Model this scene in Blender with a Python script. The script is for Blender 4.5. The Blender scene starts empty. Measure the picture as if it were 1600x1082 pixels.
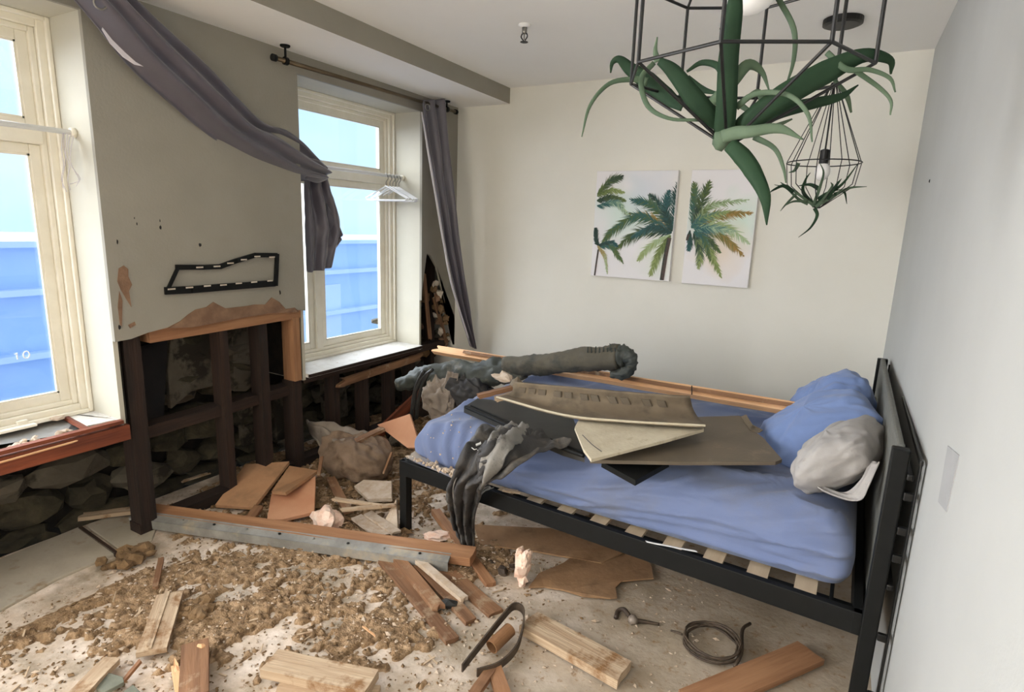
import bpy, math, random
import numpy as np
from mathutils import Vector, Matrix, noise
random.seed(7)
SC = bpy.context.scene
COL = SC.collection

# ------------------------------------------------------------------ camera
H = 1.55                                   # eye height
FPX = 910.0                                # focal length in pixels of the 1600 px frame
RX = Vector((0.87110508, 0.48981224, 0.03549525))      # camera right in room axes
RD = Vector((0.12939088, -0.15918898, -0.97873228))    # camera down
RF = Vector((-0.4737446, 0.85717142, -0.20204756))     # camera forward
cam = bpy.data.cameras.new('camera')
cam.sensor_width = 36.0
cam.lens = 36.0 * FPX / 1600.0
cam.clip_start = 0.02
co = bpy.data.objects.new('camera', cam)
COL.objects.link(co)
m = Matrix.Identity(4)
for i in range(3):
    m[i][0] = RX[i]; m[i][1] = -RD[i]; m[i][2] = -RF[i]
m[2][3] = H
co.matrix_world = m
SC.camera = co
# ------------------------------------------------------------------ light and exposure
SC.view_settings.view_transform = 'Standard'
SC.view_settings.look = 'None'
SC.view_settings.gamma = 1.0
SC.view_settings.use_curve_mapping = False
SC.view_settings.exposure = 0.72
SC.cycles.use_denoising = True
SC.cycles.max_bounces = 10
SC.cycles.diffuse_bounces = 6
SC.cycles.sample_clamp_indirect = 8.0
w = bpy.data.worlds.new('overcast_sky')
SC.world = w
w.use_nodes = True
nt = w.node_tree
nt.nodes.clear()
tc = nt.nodes.new('ShaderNodeTexCoord')
mp = nt.nodes.new('ShaderNodeMapping'); mp.inputs['Scale'].default_value = (1, 1, 2.2)
nz = nt.nodes.new('ShaderNodeTexNoise'); nz.inputs['Scale'].default_value = 2.2; nz.inputs['Detail'].default_value = 3
cr = nt.nodes.new('ShaderNodeValToRGB')
cr.color_ramp.elements[0].position = 0.35; cr.color_ramp.elements[0].color = (0.50, 0.72, 0.95, 1)
cr.color_ramp.elements[1].position = 0.7; cr.color_ramp.elements[1].color = (0.72, 0.86, 1.0, 1)
bg = nt.nodes.new('ShaderNodeBackground'); bg.inputs['Strength'].default_value = 0.95
wo = nt.nodes.new('ShaderNodeOutputWorld')
L_ = nt.links.new
L_(tc.outputs['Generated'], mp.inputs['Vector']); L_(mp.outputs['Vector'], nz.inputs['Vector'])
L_(nz.outputs['Fac'], cr.inputs['Fac']); L_(cr.outputs['Color'], bg.inputs['Color']); L_(bg.outputs['Background'], wo.inputs['Surface'])

def sun(name, direction, energy, angle, color):
    l = bpy.data.lights.new(name, 'SUN'); l.energy = energy; l.angle = math.radians(angle); l.color = color
    o = bpy.data.objects.new(name, l); COL.objects.link(o)
    o.rotation_euler = Vector(direction).to_track_quat('-Z', 'Y').to_euler()
    o.location = (-6, 1, 6)
    return o
sun('hazy_sun', (1.0, 0.34, -0.28), 13.5, 110, (0.99, 0.985, 0.98))
# added fill light in an unseen wall opening behind the viewer
al = bpy.data.lights.new('rear_fill_light', 'AREA'); al.shape = 'RECTANGLE'; al.size = 1.1; al.size_y = 1.9
al.energy = 135; al.color = (0.96, 0.97, 1.0)
ao = bpy.data.objects.new('rear_fill_light', al); COL.objects.link(ao)
ao.location = (-2.99, -1.30, 1.38); ao.rotation_euler = Vector((1, 0.0, 0.0)).to_track_quat('-Z', 'Y').to_euler()

# ------------------------------------------------------------------ measuring helpers: photo direction -> point on a real plane
def ray(px, py):
    return RX * (px - 800.0) + RD * (py - 541.0) + RF * FPX
def Wz(px, py, z=0.0):
    r = ray(px, py); return r * ((z - H) / r.z) + Vector((0, 0, H))
def Wx(px, py, x):
    r = ray(px, py); return r * (x / r.x) + Vector((0, 0, H))
def Wy(px, py, y):
    r = ray(px, py); return r * (y / r.y) + Vector((0, 0, H))
def V(*a): return Vector(a)
def lerp(a, b, t): return a + (b - a) * t
def sm(x, a, b):
    t = min(1, max(0, (x - a) / (b - a))); return t * t * (3 - 2 * t)

# ------------------------------------------------------------------ materials
MATS = {}
def lin(c):
    return tuple(((v / 255.0) / 12.92 if v / 255.0 <= 0.04045 else ((v / 255.0 + 0.055) / 1.055) ** 2.4) for v in c) + (1,)
def mat(name, c1, c2=None, scale=6.0, rough=0.8, bump=0.0, bscale=40.0, uv=False, stretch=(1, 1, 1), metal=0.0, detail=5,
        lo=0.35, hi=0.65, c3=None, s3=3.0, t3=(0.5, 0.6), spec=0.5, sheen=0.0, emit=None, randv=0.0):
    if name in MATS: return MATS[name]
    M = bpy.data.materials.new(name); M.use_nodes = True
    t = M.node_tree; n = t.nodes; l = t.links.new
    b = n['Principled BSDF']
    b.inputs['Roughness'].default_value = rough; b.inputs['Metallic'].default_value = metal
    b.inputs['Specular IOR Level'].default_value = spec
    if sheen: b.inputs['Sheen Weight'].default_value = sheen
    tc = n.new('ShaderNodeTexCoord'); mp = n.new('ShaderNodeMapping')
    l(tc.outputs['UV' if uv else 'Object'], mp.inputs['Vector'])
    mp.inputs['Scale'].default_value = stretch
    oi = n.new('ShaderNodeObjectInfo')
    ml = n.new('ShaderNodeMath'); ml.operation = 'MULTIPLY'; ml.inputs[1].default_value = 37.0 if (uv or randv) else 0.0
    l(oi.outputs['Random'], ml.inputs[0]); l(ml.outputs[0], mp.inputs['Location'])
    col = None
    if c2 is None:
        b.inputs['Base Color'].default_value = lin(c1)
        rgb = n.new('ShaderNodeRGB'); rgb.outputs[0].default_value = lin(c1); col = rgb.outputs[0]
    else:
        nz = n.new('ShaderNodeTexNoise'); nz.inputs['Scale'].default_value = scale; nz.inputs['Detail'].default_value = detail
        nz.inputs['Roughness'].default_value = 0.6
        l(mp.outputs[0], nz.inputs['Vector'])
        cr = n.new('ShaderNodeValToRGB')
        cr.color_ramp.elements[0].position = lo; cr.color_ramp.elements[0].color = lin(c1)
        cr.color_ramp.elements[1].position = hi; cr.color_ramp.elements[1].color = lin(c2)
        l(nz.outputs['Fac'], cr.inputs['Fac']); col = cr.outputs['Color']
    if c3 is not None:
        n3 = n.new('ShaderNodeTexNoise'); n3.inputs['Scale'].default_value = s3; n3.inputs['Detail'].default_value = 8
        n3.inputs['Roughness'].default_value = 0.65
        l(tc.outputs['Object'], n3.inputs['Vector'])
        r3 = n.new('ShaderNodeValToRGB'); r3.color_ramp.elements[0].position = t3[0]; r3.color_ramp.elements[1].position = t3[1]
        mx = n.new('ShaderNodeMix'); mx.data_type = 'RGBA'
        l(n3.outputs['Fac'], r3.inputs['Fac']); l(r3.outputs['Color'], mx.inputs['Factor'])
        l(col, mx.inputs['A']); mx.inputs['B'].default_value = lin(c3); col = mx.outputs['Result']
    if randv:
        hs = n.new('ShaderNodeHueSaturation'); mr = n.new('ShaderNodeMapRange')
        mr.inputs['To Min'].default_value = 1 - randv; mr.inputs['To Max'].default_value = 1 + randv
        l(oi.outputs['Random'], mr.inputs['Value']); l(mr.outputs['Result'], hs.inputs['Value']); l(col, hs.inputs['Color']); col = hs.outputs['Color']
    l(col, b.inputs['Base Color'])
    if bump:
        nb = n.new('ShaderNodeTexNoise'); nb.inputs['Scale'].default_value = bscale; nb.inputs['Detail'].default_value = 4
        l(mp.outputs[0], nb.inputs['Vector'])
        bp = n.new('ShaderNodeBump'); bp.inputs['Strength'].default_value = bump; bp.inputs['Distance'].default_value = 0.01
        l(nb.outputs['Fac'], bp.inputs['Height']); l(bp.outputs['Normal'], b.inputs['Normal'])
    MATS[name] = M
    return M
WST = (2.0, 26.0, 26.0)
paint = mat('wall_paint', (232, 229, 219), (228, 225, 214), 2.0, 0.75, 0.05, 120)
paint_shaded = mat('shaded_wall_paint', (152, 147, 135), (146, 141, 129), 2.5, 0.8, 0.08, 90, c3=(142, 136, 122), s3=1.6, t3=(0.58, 0.78))  # wall paint darkened, the window wall's shade put into its colour
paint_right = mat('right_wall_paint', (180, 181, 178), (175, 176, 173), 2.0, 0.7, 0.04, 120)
ceil_m = mat('ceiling_paint', (247, 245, 241), (244, 242, 238), 1.5, 0.9)
trim_m = mat('window_trim_paint', (236, 230, 214), (228, 221, 203), 8.0, 0.45, 0.03, 60)
jamb_m = mat('jamb_paint', (194, 189, 173), (188, 183, 166), 3.0, 0.7)
sill_m = mat('sill_paint', (214, 211, 205), (200, 195, 186), 18, 0.6, 0.1, 80, c3=(170, 150, 125), s3=22, t3=(0.62, 0.7))
torn_m = mat('torn_paper', (118, 90, 70), (140, 110, 86), 14, 0.9, 0.3, 60)
gyp_m = mat('gypsum_edge', (214, 205, 190), (190, 175, 155), 30, 0.95, 0.3, 90)
wood_o = mat('raw_orange_wood', (142, 98, 66), (170, 126, 90), 1.0, 0.75, 0.25, 3, uv=True, stretch=WST, randv=0.08)
wood_p = mat('fresh_split_pine', (214, 160, 112), (232, 190, 146), 1.0, 0.75, 0.25, 3, uv=True, stretch=WST)
wood_b = mat('brown_lath_wood', (112, 78, 52), (150, 110, 78), 1.0, 0.8, 0.3, 3, uv=True, stretch=WST, c3=(172, 148, 120), s3=9, t3=(0.58, 0.7), randv=0.15)
wood_d = mat('dark_old_stud', (30, 20, 14), (52, 33, 22), 1.0, 0.85, 0.3, 3, uv=True, stretch=WST, randv=0.2)  # old stud wood, darkened further for the shade inside the wall
wood_r = mat('red_brown_board', (98, 46, 26), (140, 72, 42), 1.0, 0.75, 0.3, 3, uv=True, stretch=WST)
wood_l = mat('dusty_plank', (168, 142, 114), (196, 174, 146), 1.0, 0.9, 0.3, 4, uv=True, stretch=WST, c3=(134, 98, 62), s3=11, t3=(0.52, 0.66), randv=0.07)
ply = mat('tan_board', (178, 132, 94), (196, 152, 114), 3.0, 0.85, 0.15, 30, c3=(150, 116, 84), s3=6, t3=(0.5, 0.75), randv=0.06)
ply2 = mat('peach_board', (198, 140, 104), (212, 160, 124), 3.0, 0.8, 0.1, 30)
slat_m = mat('bed_slat_wood', (208, 184, 150), (222, 200, 168), 1.0, 0.6, 0.1, 3, uv=True, stretch=WST)
steel = mat('galvanised_strip', (140, 138, 132), (168, 166, 160), 10, 0.5, 0.15, 40, metal=0.35, c3=(190, 176, 152), s3=8, t3=(0.55, 0.7))
black_m = mat('black_powder_coat', (12, 13, 12), (17, 18, 17), 20, 0.6, spec=.25)
headb_m = mat('dark_grey_upholstery', (98, 98, 93), (108, 108, 102), 40, 0.85, 0.1, 300)
iron_m = mat('black_wire', (18, 18, 18), (28, 27, 25), 20, 0.45, metal=0.3)
chrome_m = mat('sprinkler_metal', (150, 148, 142), rough=0.3, metal=0.9)
blue_m = mat('blue_sheet', (102, 116, 152), (112, 125, 160), 2.5, 0.85, 0.1, 260, c3=(110, 116, 134), s3=2.5, t3=(0.5, 0.72), sheen=0.2)
blue_p = mat('blue_pillowcase', (104, 125, 170), (114, 135, 180), 3, 0.8, 0.1, 200, sheen=0.2)
grey_p = mat('grey_pillowcase', (156, 152, 149), (172, 168, 165), 6, 0.85, 0.1, 200, c3=(130, 124, 118), s3=9, t3=(0.62, 0.75))
green_c = mat('green_cushion', (84, 92, 74), (98, 104, 84), 8, 0.9)
curt_m = mat('grey_satin_curtain', (84, 79, 87), (94, 89, 97), 3, 0.42, 0.05, 200, spec=0.6, sheen=0.3)
lining_m = mat('curtain_lining', (196, 190, 194), (208, 202, 206), 3, 0.6)
stone_m = mat('rubble_stone', (52, 46, 34), (82, 74, 56), 9, 0.95, 0.7, 30, c3=(40, 38, 24), s3=4, t3=(0.45, 0.7), randv=0.3)
mort_m = mat('dark_mortar', (26, 22, 18), (42, 35, 27), 14, 1.0, 0.6, 40)
parge_m = mat('old_parging', (84, 76, 64), (106, 98, 84), 5, 0.95, 0.4, 25, c3=(50, 44, 34), s3=3, t3=(0.5, 0.56))
clod_m = mat('mud_clods', (108, 84, 56), (140, 112, 80), 20, 1.0, 0.5, 90)
chip_m = mat('plaster_chips', (206, 190, 172), (184, 160, 134), 20, 0.95, 0.3, 90, randv=0.1)
sack_m = mat('mud_stained_sack', (122, 102, 84), (144, 122, 102), 6, 0.95, 0.4, 40, c3=(86, 66, 48), s3=7, t3=(0.5, 0.7))
gcloth_m = mat('grey_muddy_cloth', (134, 122, 110), (158, 146, 134), 6, 0.95, 0.3, 60, c3=(92, 76, 62), s3=8, t3=(0.55, 0.7))
jack_m = mat('charcoal_jacket_cloth', (52, 50, 50), (66, 64, 62), 5, 0.7, 0.2, 120, c3=(112, 104, 94), s3=5, t3=(0.54, 0.72))
jack2_m = mat('lit_jacket_cloth', (112, 110, 106), (136, 132, 126), 6, 0.7, 0.2, 100, c3=(70, 66, 62), s3=9, t3=(0.5, 0.6))  # lighter copy of the jacket cloth, light put into its colour
cream_m = mat('cream_tile', (186, 174, 150), (200, 190, 166), 14, 0.9, 0.2, 80, c3=(148, 132, 104), s3=9, t3=(0.6, 0.72))
dusty_m = mat('dusty_brown_panel', (112, 98, 80), (128, 114, 94), 5, 0.85, 0.1, 80, c3=(92, 82, 68), s3=6, t3=(0.5, 0.66))
brpan_m = mat('brown_sheet_panel', (98, 88, 74), (110, 98, 82), 4, 0.6, 0.05, 60, c3=(132, 118, 98), s3=8, t3=(0.6, 0.74))
tv_m = mat('black_panel', (38, 38, 36), (50, 49, 46), 8, 0.5, 0.03, 60, c3=(96, 90, 80), s3=26, t3=(0.66, 0.74))
roll_m = mat('grey_green_wrap', (56, 60, 56), (76, 80, 74), 7, 0.6, 0.4, 30, c3=(128, 120, 104), s3=6, t3=(0.54, 0.72))
leaf_m = mat('air_plant_leaf', (26, 46, 30), (40, 64, 42), 5, 0.7, 0.05, 60, spec=0.2)
leaf2_m = mat('pale_air_plant_leaf', (62, 80, 60), (84, 100, 80), 6, 0.7, 0.05, 60, spec=.25)
foam_m = mat('pink_foam', (236, 196, 172), (244, 222, 204), 20, 0.95, 0.4, 60)
canvas_m = mat('canvas_white', (238, 235, 232), (233, 231, 231), 1.5, 0.85, 0.05, 400)
white_pl = mat('white_plastic', (236, 236, 234), rough=0.4)
plate_m = mat('unpainted_patch', (164, 164, 164), (156, 156, 156), 12, 0.8)
rubber_m = mat('dark_rubber', (56, 44, 34), (80, 66, 52), 20, 0.7)
card_m = mat('brown_cardboard', (126, 88, 56), (142, 102, 68), 10, 0.9, 0.1, 80)
lino_m = mat('torn_brown_lining', (142, 108, 76), (160, 126, 92), 5, 0.9, 0.2, 40, c3=(116, 88, 62), s3=6, t3=(0.5, 0.7))
slate_m = mat('grey_green_slate', (108, 110, 96), (128, 130, 116), 9, 0.9, 0.3, 50)
facade_m = mat('blue_cladding', (176, 205, 244), (190, 214, 248), 0.6, 0.4)
facade_l = mat('pale_ledge', (214, 228, 250), rough=0.5)
black_hole = mat('void_shade', (26, 24, 24), (34, 31, 30), 8, 0.95)  # near-black that stands for the shade inside voids and holes

def glass_mat():
    M = bpy.data.materials.new('window_glass'); M.use_nodes = True
    t = M.node_tree; n = t.nodes; n.clear(); l = t.links.new
    tr = n.new('ShaderNodeBsdfTransparent'); tr.inputs['Color'].default_value = (0.93, 0.96, 1, 1)
    gl = n.new('ShaderNodeBsdfGlossy'); gl.inputs['Roughness'].default_value = 0.02
    mx = n.new('ShaderNodeMixShader'); o = n.new('ShaderNodeOutputMaterial')
    mx.inputs[0].default_value = 0.05; l(tr.outputs[0], mx.inputs[1]); l(gl.outputs[0], mx.inputs[2]); l(mx.outputs[0], o.inputs[0])
    return M
glass = glass_mat()
def bulb_glass_mat():
    M = bpy.data.materials.new('frosted_bulb'); M.use_nodes = True
    b = M.node_tree.nodes['Principled BSDF']
    b.inputs['Base Color'].default_value = (0.92, 0.9, 0.88, 1); b.inputs['Roughness'].default_value = 0.25
    return M
bulb_m = bulb_glass_mat()
def attr_mat(name, attr='paint_col', rough=0.85):
    M = bpy.data.materials.new(name); M.use_nodes = True
    n = M.node_tree.nodes; a = n.new('ShaderNodeAttribute'); a.attribute_name = attr
    M.node_tree.links.new(a.outputs['Color'], n['Principled BSDF'].inputs['Base Color'])
    n['Principled BSDF'].inputs['Roughness'].default_value = rough
    return M
print_m = attr_mat('watercolour_paint')

# ------------------------------------------------------------------ object helpers
ORG = {}
def prop(o, label=None, cat=None, group=None, kind=None):
    if label: o['label'] = label
    if cat: o['category'] = cat
    if group: o['group'] = group
    if kind: o['kind'] = kind
    return o
def thing(name, label, cat, loc, group=None):
    o = bpy.data.objects.new(name, None); o.empty_display_size = 0.05; COL.objects.link(o)
    o.location = loc; ORG[o.name] = Vector(loc)
    return prop(o, label, cat, group)

class MB:
    def __init__(s):
        s.v = []; s.f = []; s.uv = {}; s.col = None
    def add(s, vs, fs, uvs=None):
        k = len(s.v); s.v += [Vector(p) for p in vs]; s.f += [tuple(k + i for i in f) for f in fs]
        if uvs:
            for i, u in enumerate(uvs): s.uv[k + i] = u
        return s
    def box(s, lo, hi):
        x0, y0, z0 = lo; x1, y1, z1 = hi
        return s.add([(x0,y0,z0),(x1,y0,z0),(x1,y1,z0),(x0,y1,z0),(x0,y0,z1),(x1,y0,z1),(x1,y1,z1),(x0,y1,z1)],
                     [(0,3,2,1),(4,5,6,7),(0,1,5,4),(1,2,6,5),(2,3,7,6),(3,0,4,7)])
    def hexa(s, b, t):          # bottom 4 pts, top 4 pts
        return s.add(list(b) + list(t), [(3,2,1,0),(4,5,6,7),(0,1,5,4),(1,2,6,5),(2,3,7,6),(3,0,4,7)])
    def plank(s, p0, p1, wd, th, up=(0, 0, 1), jag=0.0, jag1=None, seg=5, wob=0.0, cols=4, bend=0.0):
        p0 = Vector(p0); p1 = Vector(p1); d = (p1 - p0); Ln = d.length; d.normalize()
        side = d.cross(Vector(up)).normalized(); u = side.cross(d).normalized()
        jag1 = jag if jag1 is None else jag1
        e0 = [random.uniform(0, jag) for _ in range(cols)]; e1 = [random.uniform(0, jag1) for _ in range(cols)]
        vs = []; uvs = []
        for i in range(seg + 1):
            t = i / seg
            wb = Vector((0, 0, 0)) if i in (0, seg) else u * random.uniform(-wob, wob)
            bd = u * bend * math.sin(math.pi * t)
            for k in range(2):
                for j in range(cols):
                    q = j / (cols - 1) - 0.5
                    off = e0[j] * (1 - t) ** 3 - e1[j] * t ** 3
                    off += (random.uniform(-1, 1) * 0.2 * jag if i in (0, seg) and k else 0)
                    vs.append(p0 + d * (Ln * t + off) + side * (q * wd) + u * (0 if k == 0 else -th) + wb + bd)
                    uvs.append((Ln * t, q * wd + k * 0.3))
        fs = []; n = 2 * cols
        for i in range(seg):
            a = i * n; b = a + n
            for j in range(cols - 1):
                fs.append((a + j, a + j + 1, b + j + 1, b + j))
                fs.append((a + cols + j, b + cols + j, b + cols + j + 1, a + cols + j + 1))
            fs.append((a, b, b + cols, a + cols))
            fs.append((a + cols - 1, a + n - 1, b + n - 1, b + cols - 1))
        z = seg * n
        for j in range(cols - 1):
            fs.append((j, j + cols, j + cols + 1, j + 1))
            fs.append((z + j, z + j + 1, z + j + cols + 1, z + j + cols))
        return s.add(vs, fs, uvs)
    def tube(s, pts, r, n=8, cap=True, closed=False):
        pts = [Vector(p) for p in pts]; N = len(pts)
        rs = r if isinstance(r, (list, tuple)) else [r] * N
        vs = []; prev = None
        for i, p in enumerate(pts):
            if closed: t = pts[(i + 1) % N] - pts[i - 1]
            else: t = pts[min(i + 1, N - 1)] - pts[max(i - 1, 0)]
            t.normalize()
            if prev is None:
                a = t.cross(Vector((0, 0, 1)))
                if a.length < 0.1: a = t.cross(Vector((1, 0, 0)))
            else: a = prev - t * prev.dot(t)
            a.normalize(); prev = a; b = t.cross(a)
            for k in range(n):
                g = 2 * math.pi * k / n
                vs.append(p + (a * math.cos(g) + b * math.sin(g)) * rs[i])
        fs = []
        for i in range(N if closed else N - 1):
            for k in range(n):
                a = i * n; b = ((i + 1) % N) * n
                fs.append((a + k, a + (k + 1) % n, b + (k + 1) % n, b + k))
        if cap and not closed:
            fs.append(tuple(reversed(range(n)))); fs.append(tuple((N - 1) * n + k for k in range(n)))
        return s.add(vs, fs)
    def lathe(s, c, prof, n=20):           # prof: (r, z) list
        c = Vector(c); vs = []
        for r, z in prof:
            for k in range(n):
                g = 2 * math.pi * k / n; vs.append(c + Vector((r * math.cos(g), r * math.sin(g), z)))
        fs = [(i * n + k, i * n + (k + 1) % n, (i + 1) * n + (k + 1) % n, (i + 1) * n + k) for i in range(len(prof) - 1) for k in range(n)]
        fs.append(tuple(reversed(range(n)))); fs.append(tuple((len(prof) - 1) * n + k for k in range(n)))
        return s.add(vs, fs)
    def prism(s, poly, off):               # polygon extruded by vector off
        n = len(poly); off = Vector(off)
        vs = [Vector(p) for p in poly] + [Vector(p) + off for p in poly]
        fs = [tuple(range(n)), tuple(reversed(range(n, 2 * n)))] + [(i, n + i, n + (i + 1) % n, (i + 1) % n) for i in range(n)]
        return s.add(vs, fs)
    def rock(s, c, r, sub=1, jit=0.25, rot=None):
        import bmesh
        b = bmesh.new(); bmesh.ops.create_icosphere(b, subdivisions=sub, radius=1)
        r = Vector(r) if not isinstance(r, (int, float)) else Vector((r, r, r))
        sd = Vector((random.random() * 50, random.random() * 50, random.random() * 50))
        R = rot or Matrix.Rotation(random.uniform(0, 6.28), 3, 'Z')
        k = len(s.v)
        for v in b.verts:
            f = 1 + jit * (noise.noise(v.co * 1.7 + sd) * 2)
            q = v.co * f
            s.v.append(Vector(c) + R @ Vector((q.x * r.x, q.y * r.y, q.z * r.z)))
        s.f += [tuple(k + v.index for v in f.verts) for f in b.faces]
        b.free(); return s
    def build(s, name, mt, parent=None, label=None, cat=None, group=None, kind=None, smooth=False, origin=None, bevel=0, solid=0, subsurf=0, vcol=None):
        if parent is not None: o0 = ORG[parent.name]
        elif origin is not None: o0 = Vector(origin)
        else:
            a = np.array([tuple(v) for v in s.v]); o0 = Vector((a[:, 0].mean(), a[:, 1].mean(), a[:, 2].min()))
        if kind == 'structure' and parent is None: o0 = Vector((0, 0, 0))
        me = bpy.data.meshes.new(name)
        me.from_pydata([tuple(v - o0) for v in s.v], [], s.f)
        if s.uv:
            lay = me.uv_layers.new(name='UVMap'); idx = np.empty(len(me.loops), int); me.loops.foreach_get('vertex_index', idx)
            tab = np.array([s.uv.get(i, (0, 0)) for i in range(len(s.v))], float)
            lay.data.foreach_set('uv', tab[idx].ravel())
        if vcol is not None:
            at = me.color_attributes.new('paint_col', 'FLOAT_COLOR', 'POINT')
            at.data.foreach_set('color', np.array(vcol, float).ravel())
        for mm in (mt if isinstance(mt, (list, tuple)) else [mt]): me.materials.append(mm)
        me.validate(); me.update()
        import bmesh
        b = bmesh.new(); b.from_mesh(me)
        if len(b.faces) < 60000: bmesh.ops.recalc_face_normals(b, faces=b.faces)
        b.to_mesh(me); b.free()
        if smooth: me.polygons.foreach_set('use_smooth', [True] * len(me.polygons))
        o = bpy.data.objects.new(name, me); COL.objects.link(o)
        ORG[o.name] = o0
        if parent is not None: o.parent = parent
        else: o.location = o0
        if solid:
            md = o.modifiers.new('s', 'SOLIDIFY'); md.thickness = solid; md.offset = 0
        if subsurf:
            md = o.modifiers.new('u', 'SUBSURF'); md.levels = subsurf; md.render_levels = subsurf
        if bevel:
            md = o.modifiers.new('b', 'BEVEL'); md.width = bevel; md.segments = 2; md.limit_method = 'ANGLE'
        return prop(o, label, cat, group, kind)

def cr_path(pts, n=6):                      # catmull-rom through points
    P = [Vector(p) for p in pts]; P = [P[0] * 2 - P[1]] + P + [P[-1] * 2 - P[-2]]; out = []
    for i in range(1, len(P) - 2):
        for k in range(n):
            t = k / n; a, b, c, d = P[i - 1], P[i], P[i + 1], P[i + 2]
            out.append(0.5 * ((2 * b) + (c - a) * t + (2 * a - 5 * b + 4 * c - d) * t * t + (3 * b - a - 3 * c + d) * t ** 3))
    out.append(P[-2]); return out

# ------------------------------------------------------------------ the room shell
XL, XR, YF, YB, ZC = -2.77, 0.287, 4.0, -2.6, 2.55
W1 = (0.30, 1.36); W2 = (2.43, 3.55); SZ, TZ = 0.612, 2.335
XG = -3.07                                 # plane of the sashes
SOF = 2.44

fl = MB().box((-3.14, YB, -0.12), (XR + .1, YF + .1, 0.0))
def floor_mat():
    M = bpy.data.materials.new('dusty_concrete'); M.use_nodes = True
    t = M.node_tree; n = t.nodes; l = t.links.new; b = n['Principled BSDF']; b.inputs['Roughness'].default_value = 0.9
    tc = n.new('ShaderNodeTexCoord')
    def noise_(s, d, r=0.6):
        q = n.new('ShaderNodeTexNoise'); q.inputs['Scale'].default_value = s; q.inputs['Detail'].default_value = d; q.inputs['Roughness'].default_value = r
        l(tc.outputs['Object'], q.inputs['Vector']); return q
    def ramp(src, a, c, ca, cb):
        r = n.new('ShaderNodeValToRGB'); r.color_ramp.elements[0].position = a; r.color_ramp.elements[0].color = ca
        r.color_ramp.elements[1].position = c; r.color_ramp.elements[1].color = cb; l(src, r.inputs['Fac']); return r
    def mix(f, a, bcol):
        m = n.new('ShaderNodeMix'); m.data_type = 'RGBA'; l(f, m.inputs['Factor'])
        l(a, m.inputs['A']); l(bcol, m.inputs['B']); return m.outputs['Result']
    base = ramp(noise_(2.0, 6).outputs['Fac'], 0.35, 0.65, lin((142, 127, 106)), lin((170, 155, 134)))
    dust = ramp(noise_(9.0, 8).outputs['Fac'], 0.35, 0.65, lin((200, 180, 158)), lin((234, 220, 206)))
    # dust lies in the left half of the room where the plaster fell
    sx = n.new('ShaderNodeSeparateXYZ'); l(tc.outputs['Object'], sx.inputs[0])
    mr = n.new('ShaderNodeMapRange'); mr.inputs['From Min'].default_value = -0.6; mr.inputs['From Max'].default_value = -1.3
    mr.inputs['To Min'].default_value = 0.25; mr.inputs['To Max'].default_value = 1.0
    l(sx.outputs['X'], mr.inputs['Value'])
    dn = ramp(noise_(3.5, 8, 0.65).outputs['Fac'], 0.36, 0.56, (0, 0, 0, 1), (1, 1, 1, 1))
    mu = n.new('ShaderNodeMath'); mu.operation = 'MULTIPLY'; l(mr.outputs[0], mu.inputs[0]); l(dn.outputs['Color'], mu.inputs[1])
    c = mix(mu.outputs[0], base.outputs['Color'], dust.outputs['Color'])
    st = ramp(noise_(24, 6, 0.7).outputs['Fac'], 0.56, 0.68, (0, 0, 0, 1), (1, 1, 1, 1))
    brown = n.new('ShaderNodeRGB'); brown.outputs[0].default_value = lin((138, 108, 74))
    c = mix(st.outputs['Color'], c, brown.outputs[0])
    l(c, b.inputs['Base Color'])
    bp = n.new('ShaderNodeBump'); bp.inputs['Strength'].default_value = 0.35; bp.inputs['Distance'].default_value = 0.01
    l(noise_(40, 6).outputs['Fac'], bp.inputs['Height']); l(bp.outputs['Normal'], b.inputs['Normal'])
    return M
floor_o = fl.build('floor', floor_mat(), kind='structure', label='dusty concrete floor slab littered with mud and plaster')
MB().box((-3.5, YB, -0.5), (-3.14, YF + .1, -0.16)).build('floor_channel', mort_m, floor_o)
# smooth slab strips along the window wall, two pieces with a gap
slab_m = mat('smooth_slab', (178, 168, 152), (158, 148, 130), 3, 0.85, 0.1, 60, c3=(140, 118, 90), s3=8, t3=(0.56, 0.7))
gA, gB = Wz(127, 824), Wz(186, 866)
def slab(p, zt):
    MB().prism([Vector((q.x, q.y, zt)) for q in p], (0, 0, -0.05)).build('slab_piece', slab_m, floor_o, bevel=0.004)
slab([Vector((-3.10, -0.5, 0)), Vector((-2.52, -0.5, 0)), Wz(0, 958), Wz(90, 908), Wz(182, 868), Wz(123, 827), Vector((-3.10, 0.9, 0))], 0.012)
slab([Wz(134, 824), Wz(190, 864), Wz(238, 846), Wz(250, 815), Wz(200, 800)], 0.010)
MB().plank(Wz(125, 824, .012), Wz(186, 868, .012), .02, .012, seg=2).build('gap_strip', wood_d, floor_o)

MB().box((-3.3, YB, ZC), (XR + .1, YF + .1, ZC + .1)).build('ceiling', ceil_m, kind='structure', label='plain off-white ceiling')
sof = MB().box((XL - .3, YB, SOF), (-2.305, YF, ZC + .02)).build('trim_1', [ceil_m, paint_shaded], kind='structure', label='boxed soffit running along the window wall under the ceiling')
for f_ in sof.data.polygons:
    if f_.normal.x > .5: f_.material_index = 1  # room-side face takes the wall paint with shade in its colour
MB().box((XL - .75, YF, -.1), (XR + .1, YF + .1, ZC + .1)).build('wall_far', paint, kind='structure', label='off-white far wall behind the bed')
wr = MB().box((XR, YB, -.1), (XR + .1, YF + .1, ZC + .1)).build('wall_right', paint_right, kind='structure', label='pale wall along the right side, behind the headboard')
MB().box((XL - .8, YB - .1, -.1), (XR + .1, YB, ZC + .1)).build('wall_back', paint, kind='structure', label='wall of the room behind the viewer')
sw = [Wx(1482, 697, XR), Wx(1500, 712, XR), Wx(1480, 801, XR), Wx(1467, 785, XR)]
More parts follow.
